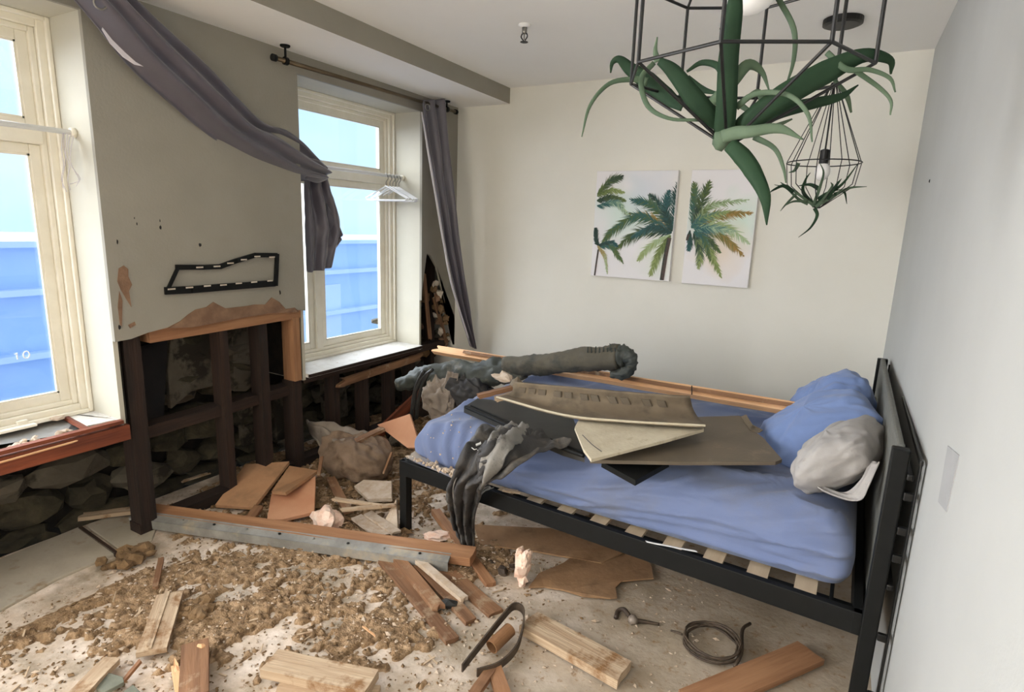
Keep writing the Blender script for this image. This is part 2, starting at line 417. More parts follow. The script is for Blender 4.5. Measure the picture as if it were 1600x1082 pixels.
MB().prism([p + Vector((-.002, 0, 0)) for p in sw], (.006, 0, 0)).build('bare_patch', plate_m, wr, label='pale unpainted patch where a wall plate hung')
p = Wx(1453, 283, XR); MB().rock(p, (.004, .006, .008), 1).build('nail_hole', black_hole, wr)

# left wall: plasterboard with torn bottom edge, set in front of old masonry
def yz(pts, x=XL): return [Wx(a, b, x) for a, b in pts]
tear = [(193, 533), (205, 530), (232, 520), (262, 512), (285, 500), (300, 488), (318, 487), (330, 480), (345, 484), (358, 482), (375, 485), (395, 481),
        (412, 482), (425, 474), (436, 487), (452, 484), (475, 486)]
def tearpt(a, b): return Wx(a, b, XL)
TP = [tearpt(*q) for q in tear]; TP[0].y = W1[1]; TP[-1].y = W2[0]
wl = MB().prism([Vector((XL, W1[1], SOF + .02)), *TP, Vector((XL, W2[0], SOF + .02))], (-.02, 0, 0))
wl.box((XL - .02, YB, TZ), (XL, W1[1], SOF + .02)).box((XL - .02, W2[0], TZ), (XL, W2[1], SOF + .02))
wl.box((XL - .02, -.70, .0), (XL, W1[0], TZ)).box((XL - .02, YB, .0), (XL, -1.90, TZ)).box((XL - .02, -1.90, .0), (XL, -.70, .38))  # these leave an unseen opening, added for the fill light
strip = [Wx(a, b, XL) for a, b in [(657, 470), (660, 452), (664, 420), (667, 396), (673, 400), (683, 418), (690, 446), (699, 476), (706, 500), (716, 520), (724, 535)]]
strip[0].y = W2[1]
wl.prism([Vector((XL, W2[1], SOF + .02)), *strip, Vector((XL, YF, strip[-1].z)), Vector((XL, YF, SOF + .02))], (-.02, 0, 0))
wall_left = wl.build('wall_left', paint_shaded, kind='structure', label='window wall, plasterboard torn away below to show studs and stone')
# brown torn paper and peeled patches
tb = [(262, 513), (300, 512), (360, 500), (420, 490), (468, 488), (460, 481), (446, 483), (436, 472), (424, 465), (414, 476), (398, 476), (380, 479), (352, 482), (340, 476), (333, 472),
      (322, 480), (305, 484), (293, 492), (280, 503)]
MB().prism([p + Vector((.003, 0, 0)) for p in yz(tb)], (-.004, 0, 0)).build('torn_paper', torn_m, wall_left, label='brown torn paper edge above the exposed studs')
for q in ([(185, 420), (193, 415), (200, 421), (200, 432), (206, 445), (201, 455), (205, 480), (196, 466), (188, 452), (183, 440)],
          [(186, 455), (191, 470), (190, 510), (187, 508), (184, 480)],
          [(200, 508), (210, 503), (212, 508), (203, 513)]):
    MB().prism([Vector((XL + .003, max(p.y, W1[1] + .004), p.z)) for p in yz(q)], (-.004, 0, 0)).build('peeled_patch', torn_m, wall_left)
for a, b, r in [(214, 350, .006), (250, 345, .006), (251, 356, .008), (210, 341, .004), (312, 383, .008), (183, 378, .009), (437, 457, .012), (186, 512, .01)]:
    c = Wx(a, b, XL); MB().rock(c, (.002, r, r * 1.2), 1).build('screw_hole', black_hole, wall_left)
# window recess linings
def recess(y0, y1, name):
    b = MB()
    b.box((XG - .12, y1, SZ - .04), (XL - .0205, y1 + .02, TZ + .03)).box((XG - .12, y0 - .02, SZ - .04), (XL - .0205, y0, TZ + .03))
    b.box((XG - .12, y0, TZ), (XL - .0205, y1, TZ + .03))
    return b.build('jamb_lining', jamb_m, wall_left)
MB().box((-3.04, -.70, .38), (XL - .02, -.68, TZ + .02)).box((-3.04, -1.92, .38), (XL - .02, -1.90, TZ + .02)).box((-3.04, -1.9, TZ), (XL - .02, -.7, TZ + .02)).box((-3.04, -1.9, .36), (XL - .02, -.7, .38)).box((-3.06, -1.92, .36), (-3.04, -.68, TZ + .02)).build('jamb_lining', jamb_m, wall_left)  # unseen recess added behind the viewer to narrow the fill light
recess(*W1, 'a'); recess(*W2, 'b')
# outer masonry shell above and between (keeps the sky out)
ms = MB().box((-3.32, YB, -.5), (-3.28, YF + .1, SZ - .05))
for y0, y1 in ((YB, W1[0] - .03), (W1[1] + .03, W2[0] - .03), (W2[1] + .03, YF + .1)):
    ms.box((-3.22, y0, SZ - .05), (-3.18, y1, ZC + .1))
for y0, y1 in (W1, W2): ms.box((-3.22, y0 - .03, TZ + .03), (-3.18, y1 + .03, ZC + .1)).box((-3.32, y0 - .03, SZ - .08), (-3.18, y1 + .03, SZ - .04))
ms.box((-3.22, YB, ZC), (-2.77, YF, ZC + .1)).box((-3.32, YB, SZ - .05), (-3.18, YF, SZ - .03))
for y0, y1 in (W1, W2): ms.box((-3.18, y1 + .022, SZ - .03), (-2.795, y1 + .03, SOF)).box((-3.18, y0 - .03, SZ - .03), (-2.795, y0 - .022, SOF))  # dark boards behind the jamb linings stand in for void shade
mas = ms.build('wall_masonry', mort_m, kind='structure', label='old dark rubble masonry behind the broken plasterboard')
# individual rubble stones
random.seed(21)
z = -0.06
while z < 1.12:
    h = random.uniform(.10, .17); y = -.3 + random.uniform(0, .2)
    while y < 3.98:
        wd = random.uniform(.16, .36)
        under = (W1[0] - .05 < y + wd / 2 < W1[1] + .05) or (W2[0] - .05 < y + wd / 2 < W2[1] + .05)
        if not (under and z + h > SZ - .02) and (1.28 < y + wd / 2 or z < .6):
            hh = h * random.uniform(.8, .98)
            MB().rock(((-3.25 if z < SZ - .1 else -3.17) + random.uniform(-.02, .02), y + wd / 2, z + hh / 2), (.085, wd * .53, hh * .56), 2, .28, rot=Matrix.Rotation(random.uniform(-.12, .12), 3, 'X')).build(
                'stone', stone_m if random.random() < .75 else parge_m, mas, smooth=False)
        y += wd
    z += h
for _ in range(26):
    y = random.uniform(3.6, 3.97); z = random.uniform(.45, 1.28); q = random.uniform(.03, .075)
    MB().rock((-2.93 + random.uniform(-.04, .04), y, z), (q * .7, q, q * .8), 2, .3).build('stone', random.choice([stone_m, parge_m, torn_m, clod_m]), mas)
for _ in range(34):
    z = random.uniform(.5, 1.08); y = random.uniform(3.74, 3.97); q = random.uniform(.018, .042)
    if y > 3.70 + (1.15 - z) * .3: MB().rock((-2.82 + random.uniform(-.02, .02), y, z), (q * .7, q, q), 1, .35).build('rubble_piece', random.choice([torn_m, clod_m, wood_d, gyp_m]), mas)
for y0_, z0_, y1_, z1_ in ((3.62, 1.18, 3.72, .62), (3.75, .98, 3.95, .55)):
    pass
MB().prism([Vector((-2.98, y, z)) for y, z in ((3.56, .4), (3.99, .4), (3.99, 1.0), (3.9, 1.2), (3.75, 1.34), (3.56, 1.34))], (-.02, 0, 0)).build('old_sheathing', mat('old_sheathing', (84, 66, 50), (60, 46, 34), 7, .95, .4, 40, c3=(122, 106, 86), s3=9, t3=(.56, .66)), mas)
for _ in range(34):
    z = random.uniform(.5, 1.08); y = random.uniform(3.74, 3.97); q = random.uniform(.018, .042)
    if y > 3.70 + (1.15 - z) * .3: MB().rock((-2.82 + random.uniform(-.02, .02), y, z), (q * .7, q, q), 1, .35).build('rubble_piece', random.choice([torn_m, clod_m, wood_d, gyp_m]), mas)
for y0_, z0_, y1_, z1_ in ((3.62, 1.18, 3.70, .62), (3.75, .98, 3.93, .55)):
    MB().plank((-2.80, y0_, z0_), (-2.79, y1_, z1_), .035, .012, (1, 0, 0), .03).build('lath_remnant', wood_b, mas)
# flaking parging between the studs
for q, x in (([(268, 520), (345, 508), (348, 600), (300, 612), (268, 640), (262, 580)], -3.10), ([(362, 505), (408, 498), (412, 590), (385, 612), (366, 612)], -3.10),
             ([(376, 640), (410, 630), (412, 690), (380, 700)], -3.17), ([(428, 625), (462, 616), (466, 680), (432, 690)], -3.17), ([(505, 600), (540, 590), (545, 650), (508, 660)], -3.17)):
    MB().prism([Wx(a, b, x) for a, b in q], (-.04, 0, 0)).build('parging', parge_m, mas, bevel=.006)
# timber studs and plates of the stripped wall
def fr(name, p0, p1, wd, th, m_, up=(1, 0, 0), lab=None, **k):
    return MB().plank(p0, p1, wd, th, up=up, seg=k.pop('seg', 6), wob=.001, **k).build(name, m_, wall_left, label=lab)
def ypx(a, b, x=-2.80): return Wx(a, b, x).y
fr('top_plate', Vector((-2.79, W1[1] + .16, .985)), Vector((-2.79, W2[0] - .02, 1.0)), .075, .09, wood_o, lab='orange wood rail along the top of the stripped opening')
for a, wd, m_, z1 in [(352, .045, wood_d, .96), (413, .055, wood_d, .97)]:
    y = ypx(a, 560); fr('stud', Vector((-2.80, y, 0)), Vector((-2.80, y, z1)), wd, .09, m_)
fr('stud', Vector((-2.80, W1[1] + .085, 0)), Vector((-2.80, W1[1] + .085, .99)), .075, .09, wood_d)
fr('stud', Vector((-2.785, W2[0] - .06, .58)), Vector((-2.785, W2[0] - .06, .97)), .05, .1, wood_o, lab='lighter orange stud beside the far window')
fr('stud', Vector((-2.80, W2[0] - .06, 0)), Vector((-2.80, W2[0] - .06, .58)), .07, .09, wood_d)
for y in (2.72, 3.0, 3.28, 3.52): fr('stud', Vector((-2.83, y, 0)), Vector((-2.83, y, .54)), .05, .09, wood_d)
for y in (3.62, 3.80): fr('stud', Vector((-2.85, y, 0)), Vector((-2.85, y, 1.35)), .05, .07, wood_d)
fr('sill_plate', Vector((-2.80, 1.40, .03)), Vector((-2.80, 3.98, .03)), .06, .09, wood_d)
fr('nogging', Vector((-2.83, 1.42, .50)), Vector((-2.83, 2.40, .52)), .06, .09, wood_d)
fr('nogging', Vector((-2.80, W2[0], .572)), Vector((-2.80, W2[1] + .4, .572)), .05, .09, wood_d)
fr('splintered_rail', Wx(524, 603, -2.77), Wx(664, 556, -2.77), .05, .03, wood_b, jag=.10, lab='splintered brown rail under the far window sill')
fr('loose_board', Vector((-2.72, 2.95, .03)), Vector((-2.70, 3.75, .36)), .09, .02, wood_r, jag=.05)
fr('loose_board', Vector((-2.66, 3.0, .03)), Vector((-2.66, 3.7, .22)), .08, .02, wood_d, jag=.05)
# black panels standing in for the shade of the open voids
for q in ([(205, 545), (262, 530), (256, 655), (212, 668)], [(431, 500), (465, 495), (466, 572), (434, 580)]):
    MB().prism([Wx(a, b, -3.05) for a, b in q], (-.02, 0, 0)).build('void_shade', black_hole, wall_left)
# window 1 sill: broken board, red-brown carcass below
ws = MB()
ws.prism([Vector((XG - .1, W1[0], SZ)), Vector((-2.97, W1[0], SZ)), Wz(70, 643, SZ), Wz(98, 646, SZ), Wz(135, 666, SZ), Wz(190, 654, SZ), Vector((XL, W1[1], SZ)), Vector((XG - .1, W1[1], SZ))], (0, 0, -.02))
s1 = ws.build('sill_board', sill_m, wall_left, label='white sill of the near window, broken open at the front')
fr('sill_carcass', Vector((-2.76, -.4, .555)), Vector((-2.76, W1[1] + .02, .555)), .07, .04, wood_r, lab='red-brown board under the broken near window sill', jag=.0)
fr('sill_edge', Vector((-2.765, .75, SZ - .004)), Vector((-2.765, W1[1], SZ - .004)), .016, .03, wood_r)
fr('sill_edge', Wz(5, 668, SZ + .004), Wz(95, 646, SZ + .004), .014, .02, wood_r, up=(0, 0, 1))
fr('sill_edge', Wz(95, 646, SZ + .004), Wz(135, 668, SZ + .004), .014, .02, wood_r, up=(0, 0, 1))
fr('ledge', Vector((-2.80, -.4, .575)), Vector((-2.80, 1.18, .575)), .05, .03, wood_o, up=(0, 0, 1), jag=.03)
fr('ledge', Vector((-2.86, -.4, .56)), Vector((-2.86, 1.2, .56)), .10, .02, wood_l, up=(0, 0, 1), jag=.03)
fr('splinter', Vector((-2.735, .55, .575)), Vector((-2.74, 1.16, .585)), .006, .006, wood_p, jag=.04)
rb = MB(); random.seed(5)
for _ in range(70):
    rb.rock((random.uniform(-2.93, -2.80), random.uniform(.3, 1.22), .585 + random.uniform(-.005, .01)), random.uniform(.006, .022), 1, .4)
rb.build('sill_rubble', chip_m, wall_left, kind='stuff')
# window 2 sill
MB().box((XG - .1, W2[0], SZ - .025), (XL + .012, W2[1], SZ)).build('sill_board', sill_m, wall_left, bevel=.003, label='white dusty sill of the far window')
fr('sill_edge', Vector((XL + .014, W2[0], SZ - .012)), Vector((XL + .014, W2[1] + .02, SZ - .012)), .02, .012, wood_d)

# ------------------------------------------------------------------ windows
def window(name, y0, y1, lab, mull):
    root = bpy.data.objects.new(name, None); COL.objects.link(root); root.location = (XG, (y0 + y1) / 2, SZ); ORG[root.name] = Vector(root.location)
    root.empty_display_size = .05
    prop(root, lab, None, None, 'structure')
    def fbox(nm, a0, a1, z0, z1, w_, x0, x1, m_=trim_m, bev=.004):
        b = MB(); b.box((x0, a0, z0), (x1, a0 + w_, z1)).box((x0, a1 - w_, z0), (x1, a1, z1))
        b.box((x0, a0 + w_, z0), (x1, a1 - w_, z0 + w_)).box((x0, a0 + w_, z1 - w_), (x1, a1 - w_, z1))
        return b.build(nm, m_, root, bevel=bev)
    fbox('window_frame', y0, y1, SZ, TZ, .045, XG - .06, XG + .03)
    fbox('stop_bead', y0 + .045, y1 - .045, SZ + .045, TZ - .045, .022, XG - .05, XG + .012)
    fbox('outer_bead', y0 + .0, y1 - .0, SZ + .0, TZ - .0, .018, XG + .03, XG + .05)
    ztr = 1.85
    MB().box((XG - .05, y0 + .06, ztr - .03), (XG + .02, y1 - .06, ztr + .03)).build('transom', trim_m, root, bevel=.004)
    lo = (SZ + .065, ztr - .03); hi = (ztr + .03, TZ - .065)
    def sash(a0, a1, z):
        s = fbox('sash', a0, a1, z[0], z[1], .042, XG - .045, XG - .005)
        MB().box((XG - .028, a0 + .04, z[0] + .04), (XG - .024, a1 - .04, z[1] - .04)).build('glass_pane', glass, s)
        bd = MB(); w_ = .008
        q0, q1, r0, r1 = a0 + .042, a1 - .042, z[0] + .042, z[1] - .042
        bd.box((XG - .02, q0, r0), (XG - .008, q0 + w_, r1)).box((XG - .02, q1 - w_, r0), (XG - .008, q1, r1)).box((XG - .02, q0, r0), (XG - .008, q1, r0 + w_)).box((XG - .02, q0, r1 - w_), (XG - .008, q1, r1))
        bd.build('glazing_bead', trim_m, s)
        return s
    sash(y0 + .066, y1 - .066, hi)
    if mull:
        MB().box((XG - .05, mull - .028, lo[0]), (XG + .015, mull + .028, lo[1])).build('mullion', trim_m, root, bevel=.004)
        sash(y0 + .066, mull - .028, lo); sash(mull + .028, y1 - .066, lo)
    else: sash(y0 + .066, y1 - .066, lo)
    return root
w1 = window('window_1', *W1, 'near cream-framed window at the left edge of the photo', None)
w2 = window('window_2', *W2, 'far cream-framed window with a hanger on its white rod', 2.80)
# latch pieces on near window's bottom rail
MB().box((XG + .02, .98, SZ + .0), (XG + .08, 1.12, SZ + .012)).box((XG + .03, 1.06, SZ + .012), (XG + .05, 1.10, SZ + .03)).build('casement_crank', trim_m, w1, bevel=.003)
MB().rock((XG + .06, 1.2, SZ + .01), (.03, .025, .012), 1).build('plaster_crumb', chip_m, w1)
# smudge mark on the near window's lower pane
c = Wx(32, 556, XG - .02)
s_ = MB(); s_.tube([c + Vector((0, .022 + .012 * math.cos(t * .7), .016 * math.sin(t * .7))) for t in range(9)], .0025, 5, closed=True)
s_.tube([c + Vector((0, -.012, -.014)), c + Vector((0, -.012, .014)), c + Vector((0, -.02, .008))], .0025, 5)
s_.build('white_marking', white_pl, w1)

# buildings seen outside, low across the street
bd = thing('neighbouring_building', 'pale blue building outside, seen low through the window panes', 'building', (-9, 1.5, -4))
MB().box((-13, -14, -4), (-9, 16, 1.12)).build('wall', facade_m, bd)
for z in (1.12, .52, -.3): MB().box((-9.08, -14, z - .05), (-8.85, 16, z + .03)).build('ledge', facade_l, bd)
for i in range(9): MB().box((-9.02, -10 + i * 2.9, -1.6), (-8.97, -8.6 + i * 2.9, .25)).build('window', facade_l if i % 3 == 0 else mat('blue_window', (130, 172, 238), rough=.15), bd)
MB().box((-60, -60, -4.2), (-3.8, 80, -4)).build('ground', mat('street', (150, 165, 190), rough=.9), kind='structure', label='street level outside')

# ------------------------------------------------------------------ dried mud over the slab (real relief)
def vnoise(X, Y, s, seed):
    rs = np.random.RandomState(seed); T = rs.rand(256, 256)
    x = X * s; y = Y * s; xi = np.floor(x).astype(int); yi = np.floor(y).astype(int)
    fx = x - xi; fy = y - yi; fx = fx * fx * (3 - 2 * fx); fy = fy * fy * (3 - 2 * fy)
    g = lambda i, j: T[(xi + i) % 256, (yi + j) % 256]
    return (g(0, 0) * (1 - fx) + g(1, 0) * fx) * (1 - fy) + (g(0, 1) * (1 - fx) + g(1, 1) * fx) * fy
def smst(t, a, b):
    t = np.clip((t - a) / (b - a), 0, 1); return t * t * (3 - 2 * t)
def mud_height(X, Y):
    U = X * .5 + Y * .87; Wd = X * .87 - Y * .5            # streaks run away from the window wall corner
    big = .5 * vnoise(U, Wd * 1.6, 1.9, 1) + .3 * vnoise(U, Wd * 1.4, 4.7, 2) + .2 * vnoise(X, Y, 11, 3)
    zone = smst(X, -2.62, -2.35) * (1 - smst(X, -1.2, -.75)) * (1 - smst(Y, 2.1, 2.7) * .5)
    zone = np.maximum(zone, smst(Y, 1.35, 1.7) * (1 - smst(X, -1.9, -1.5)) * smst(X, -3.1, -2.95) * 1.25)
    zone = np.maximum(zone, .8 * smst(Y, 1.9, 2.3) * (1 - smst(X, -1.6, -1.3)))
    edge = np.exp(-((X + 2.42 - .06 * np.sin(Y * 5)) / .1) ** 2) * .13 * (1 - smst(Y, 1.3, 1.6))
    fine = .45 * vnoise(U * .7, Wd * 1.5, 15, 11) + .3 * vnoise(X, Y, 33, 12) + .25 * vnoise(X, Y, 70, 13) - .5
    mk = smst(big + .80 * fine + edge - .51 + .12 * (zone - 1) + .13 * smst(Y, 1.5, 1.9) * (1 - smst(X, -2.1, -1.7)), -.03, .09) * smst(zone, .15, .6)
    rough = .35 * vnoise(X, Y, 22, 4) + .3 * vnoise(X, Y, 48, 5) + .35 * vnoise(X, Y, 95, 6)
    return mk * (.003 + .030 * rough) - .004 * (1 - mk) - .002, mk
nx, ny = 460, 600
gx = np.linspace(-3.12, -.55, nx); gy = np.linspace(.35, 4.0, ny)
GX, GY = np.meshgrid(gx, gy, indexing='ij'); GZ, MK = mud_height(GX, GY)
me = bpy.data.meshes.new('dried_mud')
idx = np.arange(nx * ny).reshape(nx, ny)
F = np.stack([idx[:-1, :-1], idx[1:, :-1], idx[1:, 1:], idx[:-1, 1:]], -1).reshape(-1, 4)
zz = GZ.ravel()
F = F[(zz[F] > -.003).any(1)]
me.from_pydata(np.stack([GX.ravel(), GY.ravel(), zz], 1).tolist(), [], F.tolist())
def mud_mat():
    M = mat('dried_mud', (108, 84, 58), (166, 136, 102), 30, 0.95, 0.8, 150, c3=(190, 160, 126), s3=22, t3=(0.50, 0.66), detail=8)
    return M
me.materials.append(mud_mat()); me.polygons.foreach_set('use_smooth', [True] * len(me.polygons))
mo = bpy.data.objects.new('dried_mud', me); COL.objects.link(mo)
prop(mo, 'brown dried mud caked in ridges over the pale floor slab', 'mud', None, 'stuff')

def crumbs(name, n, mt, rmin, rmax, region, label, cat, zoff=0.0, seed=1):
    random.seed(seed); b = MB(); k = 0
    base = [(1, 0, 0), (-1, 0, 0), (0, 1, 0), (0, -1, 0), (0, 0, 1), (0, 0, -1)]
    fs = [(0, 2, 4), (2, 1, 4), (1, 3, 4), (3, 0, 4), (2, 0, 5), (1, 2, 5), (3, 1, 5), (0, 3, 5)]
    while k < n:
        x, y = region()
        hgt = max(0, float(mud_height(np.array([x]), np.array([y]))[0][0]))
        r = random.uniform(rmin, rmax) * (1 if random.random() < .9 else 1.8)
        a = random.uniform(0, 6.28); ca, sa = math.cos(a), math.sin(a)
        vs = []
        for q in base:
            f = random.uniform(.6, 1.1); px_, py_, pz = q[0] * r * f * 1.3, q[1] * r * f * .8, q[2] * r * f * .6
            vs.append((x + px_ * ca - py_ * sa, y + px_ * sa + py_ * ca, hgt + zoff + r * .4 + pz))
        b.add(vs, fs); k += 1
    return b.build(name, mt, label=label, cat=cat, kind='stuff', origin=(0, 0, 0))
def reg_left():
    while True:
        x = random.uniform(-2.6, -.7); y = random.uniform(.5, 2.3)
        if random.random() < 1 - sm(x, -1.3, -.6): return x, y
def reg_bed(): return random.uniform(-1.7, -.2), random.uniform(1.4, 2.6)
def reg_back(): return random.uniform(-2.95, -1.7), random.uniform(1.7, 3.6)
crumbs('mud_crumbs', 2600, clod_m, .003, .008, reg_left, 'loose brown mud crumbs scattered on the left half of the floor', 'debris', seed=3)
crumbs('plaster_crumbs', 1500, chip_m, .003, .009, reg_left, 'small pale plaster crumbs scattered over the mud', 'debris', seed=4)
crumbs('plaster_grit', 450, chip_m, .003, .009, reg_bed, 'pale grit scattered on the bare floor beside the bed', 'debris', seed=5)
crumbs('rubble_crumbs', 1300, clod_m, .008, .022, reg_back, 'dark rubble crumbs heaped along the stripped window wall', 'debris', seed=6)

random.seed(77); b = MB()
for _ in range(130):
    x, y = reg_left(); a = random.uniform(0, 3.14); L = random.uniform(.015, .06); hgt = .006 + max(0, float(mud_height(np.array([x]), np.array([y]))[0][0]))
    b.plank((x, y, hgt), (x + L * math.cos(a), y + L * math.sin(a), hgt + random.uniform(0, .012)), random.uniform(.003, .008), .003, seg=1, jag=.004, cols=2)
b.build('wood_splinters', wood_l, label='fine wood splinters sprinkled over the mud', cat='debris', kind='stuff')
# ------------------------------------------------------------------ loose timber and boards on the floor
random.seed(31)
def plk(name, a, b, wd, th, m_, lab, cat, z0=.03, z1=None, group=None, jag=.01, jag1=None, up=(0, 0, 1), wob=.0015, seg=6, bend=0.0):
    z1 = z0 if z1 is None else z1
    return MB().plank(Wz(*a, z0), Wz(*b, z1), wd, th, up, jag, jag1, seg, wob, bend=bend).build(name, m_, label=lab, cat=cat, group=group)
# long board with a perforated steel strip
p0, p1 = Wz(385, 812, .085), Wz(741, 864, .085); q0 = Wz(222, 793, .075)
bm_root = thing('timber_joist', 'long orange timber with a grey steel strip along its edge, lying across the mud', 'timber', (p0 + p1) / 2 - Vector((0, 0, .08)))
MB().plank(q0 + Vector((.03, .01, 0)), p1, .085, .045, (0, -.12, 1), .0, .012, 8, .001).build('board', wood_o, bm_root)
dd = (p1 - q0).normalized(); sd = Vector((dd.y, -dd.x, 0))
f0 = q0 + sd * .055 - Vector((0, 0, .010)); f1 = p1 + sd * .055 - Vector((0, 0, .010)) - dd * .10
MB().plank(f0, f1, .055, .006, (0, -.35, 1), 0, 0, 10, .0).build('steel_strip', steel, bm_root, label='grey steel strip'); strip_o = bpy.data.objects['steel_strip']
MB().plank(f0 + sd * .027 - Vector((0, 0, .006)), f1 + sd * .027 - Vector((0, 0, .006)), .006, .045, (0, -.05, 1), 0, 0, 4).build('strip_flange', steel, bm_root, label='downturned flange')
for i in range(9):
    c = lerp(f0, f1, (i + .6) / 9.4) + Vector((0, 0, .003)); MB().lathe(c, [(.007, 0), (.006, .004), (.002, .005)], 8).build('nail_head', steel if i % 2 else iron_m, strip_o)
plk('split_batten', (122, 806), (226, 793), .055, .02, wood_l, 'short pale batten at the left end of the long steel-edged timber', 'timber', .035, .05, jag=.02)
# square boards
def tile(name, pts, z, th, m_, lab, cat, group=None, tilt=None):
    P = [Wz(a, b, (z if tilt is None else tilt[i])) for i, (a, b) in enumerate(pts)]
    n = Vector((0, 0, 0))
    for i in range(len(P)): n += P[i].cross(P[(i + 1) % len(P)])
    n.normalize(); n = n if n.z > 0 else -n
    return MB().prism(P, n * -th).build(name, m_, label=lab, cat=cat, group=group, bevel=.002)
tile('square_board', [(336, 789), (383, 726), (452, 721), (396, 793)], .05, .02, ply, 'left square tan board lying on the mud behind the long timber', 'board', tilt=[.03, .10, .13, .05])
tile('square_board', [(424, 768), (452, 728), (497, 735), (446, 770)], .10, .018, ply, 'tan board overlapping its neighbours, middle of the three square boards', 'board', tilt=[.09, .11, .13, .13])
tile('square_board', [(417, 812), (424, 772), (449, 770), (493, 744), (491, 800), (440, 812)], .05, .02, ply2, 'peach board nearest the long timber, right of the three square boards', 'board', tilt=[.03, .06, .07, .11, .06, .035])
tile('square_board', [(589, 664), (640, 647), (657, 700), (636, 700)], .3, .02, ply2, 'peach board leaning against the foot of the bed', 'board', tilt=[.26, .36, .22, .20])
plk('wood_scrap', (386, 815), (405, 789), .05, .015, wood_b, 'little upright-looking brown scrap below the left square board', 'timber', .05, .07)
# laths fanning out under the timber
plk('lath', (590, 862), (708, 1000), .055, .018, wood_b, 'brown lath furthest left of the fan under the long timber', 'lath', .03, .02, jag=.01)
plk('lath', (620, 868), (688, 950), .05, .02, wood_b, 'short splintered brown lath, second from the left in the fan', 'lath', .05, .045, jag1=.05)
plk('lath', (640, 868), (737, 970), .05, .018, wood_b, 'long brown lath, third from the left in the fan', 'lath', .035, .02)
plk('lath', (652, 872), (727, 935), .035, .02, chip_m, 'white plaster-coated lath in the fan under the long timber', 'lath', .06, .04, jag=.008)
plk('lath', (672, 868), (776, 958), .07, .014, wood_b, 'wide dull brown lath, rightmost of the fan', 'lath', .025, .014)
plk('lath', (680, 795), (768, 912), .045, .03, wood_o, 'orange lath passing under the right end of the long timber', 'lath', .04, .02, jag=.01)
MB().rock(Wz(700, 945, .02), (.05, .03, .018), 1, .2).build('black_shard', tv_m, label='black shard lying between the laths', cat='debris')
# planks in the foreground
plk('plank', (824, 966), (978, 1050), .115, .035, wood_l, 'dusty plank with a square end, right of the curved rubber strip', 'plank', .045, .045)
plk('plank', (420, 1030), (582, 1064), .10, .035, wood_l, 'thick dusty plank at the bottom edge, left of the middle', 'plank', .06, .06, jag=.004)
plk('plank', (430, 1076), (590, 1086), .08, .02, wood_l, 'plank half hidden under the thick dusty plank at the bottom edge', 'plank', .024, .024)
mp_ = thing('moulded_plank', 'short grooved skirting piece lying alone on the mud', 'plank', Wz(250, 970, 0))
MB().plank(Wz(236, 1018, .045), Wz(266, 926, .045), .095, .02, (0, 0, 1), .006, .006, 5, .001).build('board', wood_l, mp_)
for k in (-1.0, -.45):
    sx_ = Vector((.035 * k, -.008 * k, 0)); MB().plank(Wz(236, 1018, .05) + sx_, Wz(266, 926, .05) + sx_, .010, .007, (0, 0, 1), .004).build('moulding', wood_l, mp_)
plk('plank', (120, 1084), (176, 1027), .06, .02, wood_l, 'narrow plank in the bottom left corner', 'plank', .06, .04)
plk('plank', (186, 1070), (220, 1030), .012, .012, wood_o, 'thin orange stick beside the narrow corner plank', 'timber', .03, .04)
blk = thing('wood_block', 'grey-brown wooden block with a freshly split pale side, bottom edge', 'timber', Wz(305, 1050, 0))
MB().plank(Wz(302, 1088, .07), Wz(305, 1002, .07), .085, .04, (0, 0, 1), .004, .004, 4).build('block', wood_b, blk)
MB().plank(Wz(282, 1090, .05), Wz(270, 1024, .045), .022, .03, (0, 0, 1), .01, .06, 5, .003).build('split_side', wood_p, blk, label='pale freshly split splinter')
MB().rock(Wz(315, 1010, .07), (.018, .014, .006), 1, .3).build('split_knot', wood_p, blk)
tile('slate_shard', [(150, 1076), (165, 1050), (192, 1058), (194, 1066), (160, 1084)], .04, .014, slate_m, 'grey-green slate shard by the corner plank', 'slate')
tile('slate_shard', [(188, 1084), (208, 1070), (222, 1084)], .03, .012, slate_m, 'small slate shard cut by the bottom edge of the photo', 'slate')
plk('stick', (242, 918), (252, 870), .022, .015, wood_b, 'short brown stick standing out of the mud', 'stick', .03, .05)
plk('stick', (266, 757), (328, 738), .02, .01, wood_l, 'pale splinter lying near the stripped studs', 'stick', .02, .03, jag=.03)
plk('stick', (566, 978), (588, 995), .006, .005, wood_p, 'tiny pale splinter on the mud in the middle', 'stick', .03)
plk('plank', (1075, 1098), (1268, 1016), .11, .022, wood_o, 'orange-brown plank in the bottom right, under the bed head', 'plank', .03, .03)
plk('plank', (788, 1088), (772, 1040), .05, .02, wood_o, 'orange plank end below the curved rubber strip', 'plank', .035, .03)
plk('plank', (735, 1090), (770, 1040), .035, .02, wood_b, 'narrow brown plank beside the orange plank end, bottom edge', 'plank', .05, .03)
for a, b, lab in [((520, 778), (600, 790), 'upper of two thin laths left of the bed leg'), ((530, 796), (618, 788), 'lower of two thin laths left of the bed leg')]:
    plk('lath', a, b, .025, .012, wood_l, lab, 'lath', .12, .13, jag=.02)
plk('stick', (497, 745), (503, 712), .018, .012, wood_b, 'upright stub of wood beside the square boards', 'stick', .12, .2)
plk('lath', (516, 745), (545, 800), .05, .015, wood_b, 'dark lath sloping down behind the foam lump', 'lath', .06, .05)
plk('lath', (598, 742), (612, 706), .012, .012, wood_b, 'thin upright stick beside the bed foot', 'lath', .1, .2)
plk('lath', (556, 806), (600, 838), .06, .012, chip_m, 'whitewashed lath beside the bed leg', 'lath', .05, .05, jag=.01)
plk('lath', (574, 800), (620, 832), .05, .012, chip_m, 'second whitewashed lath touching the bed leg', 'lath', .06, .06, jag=.01)
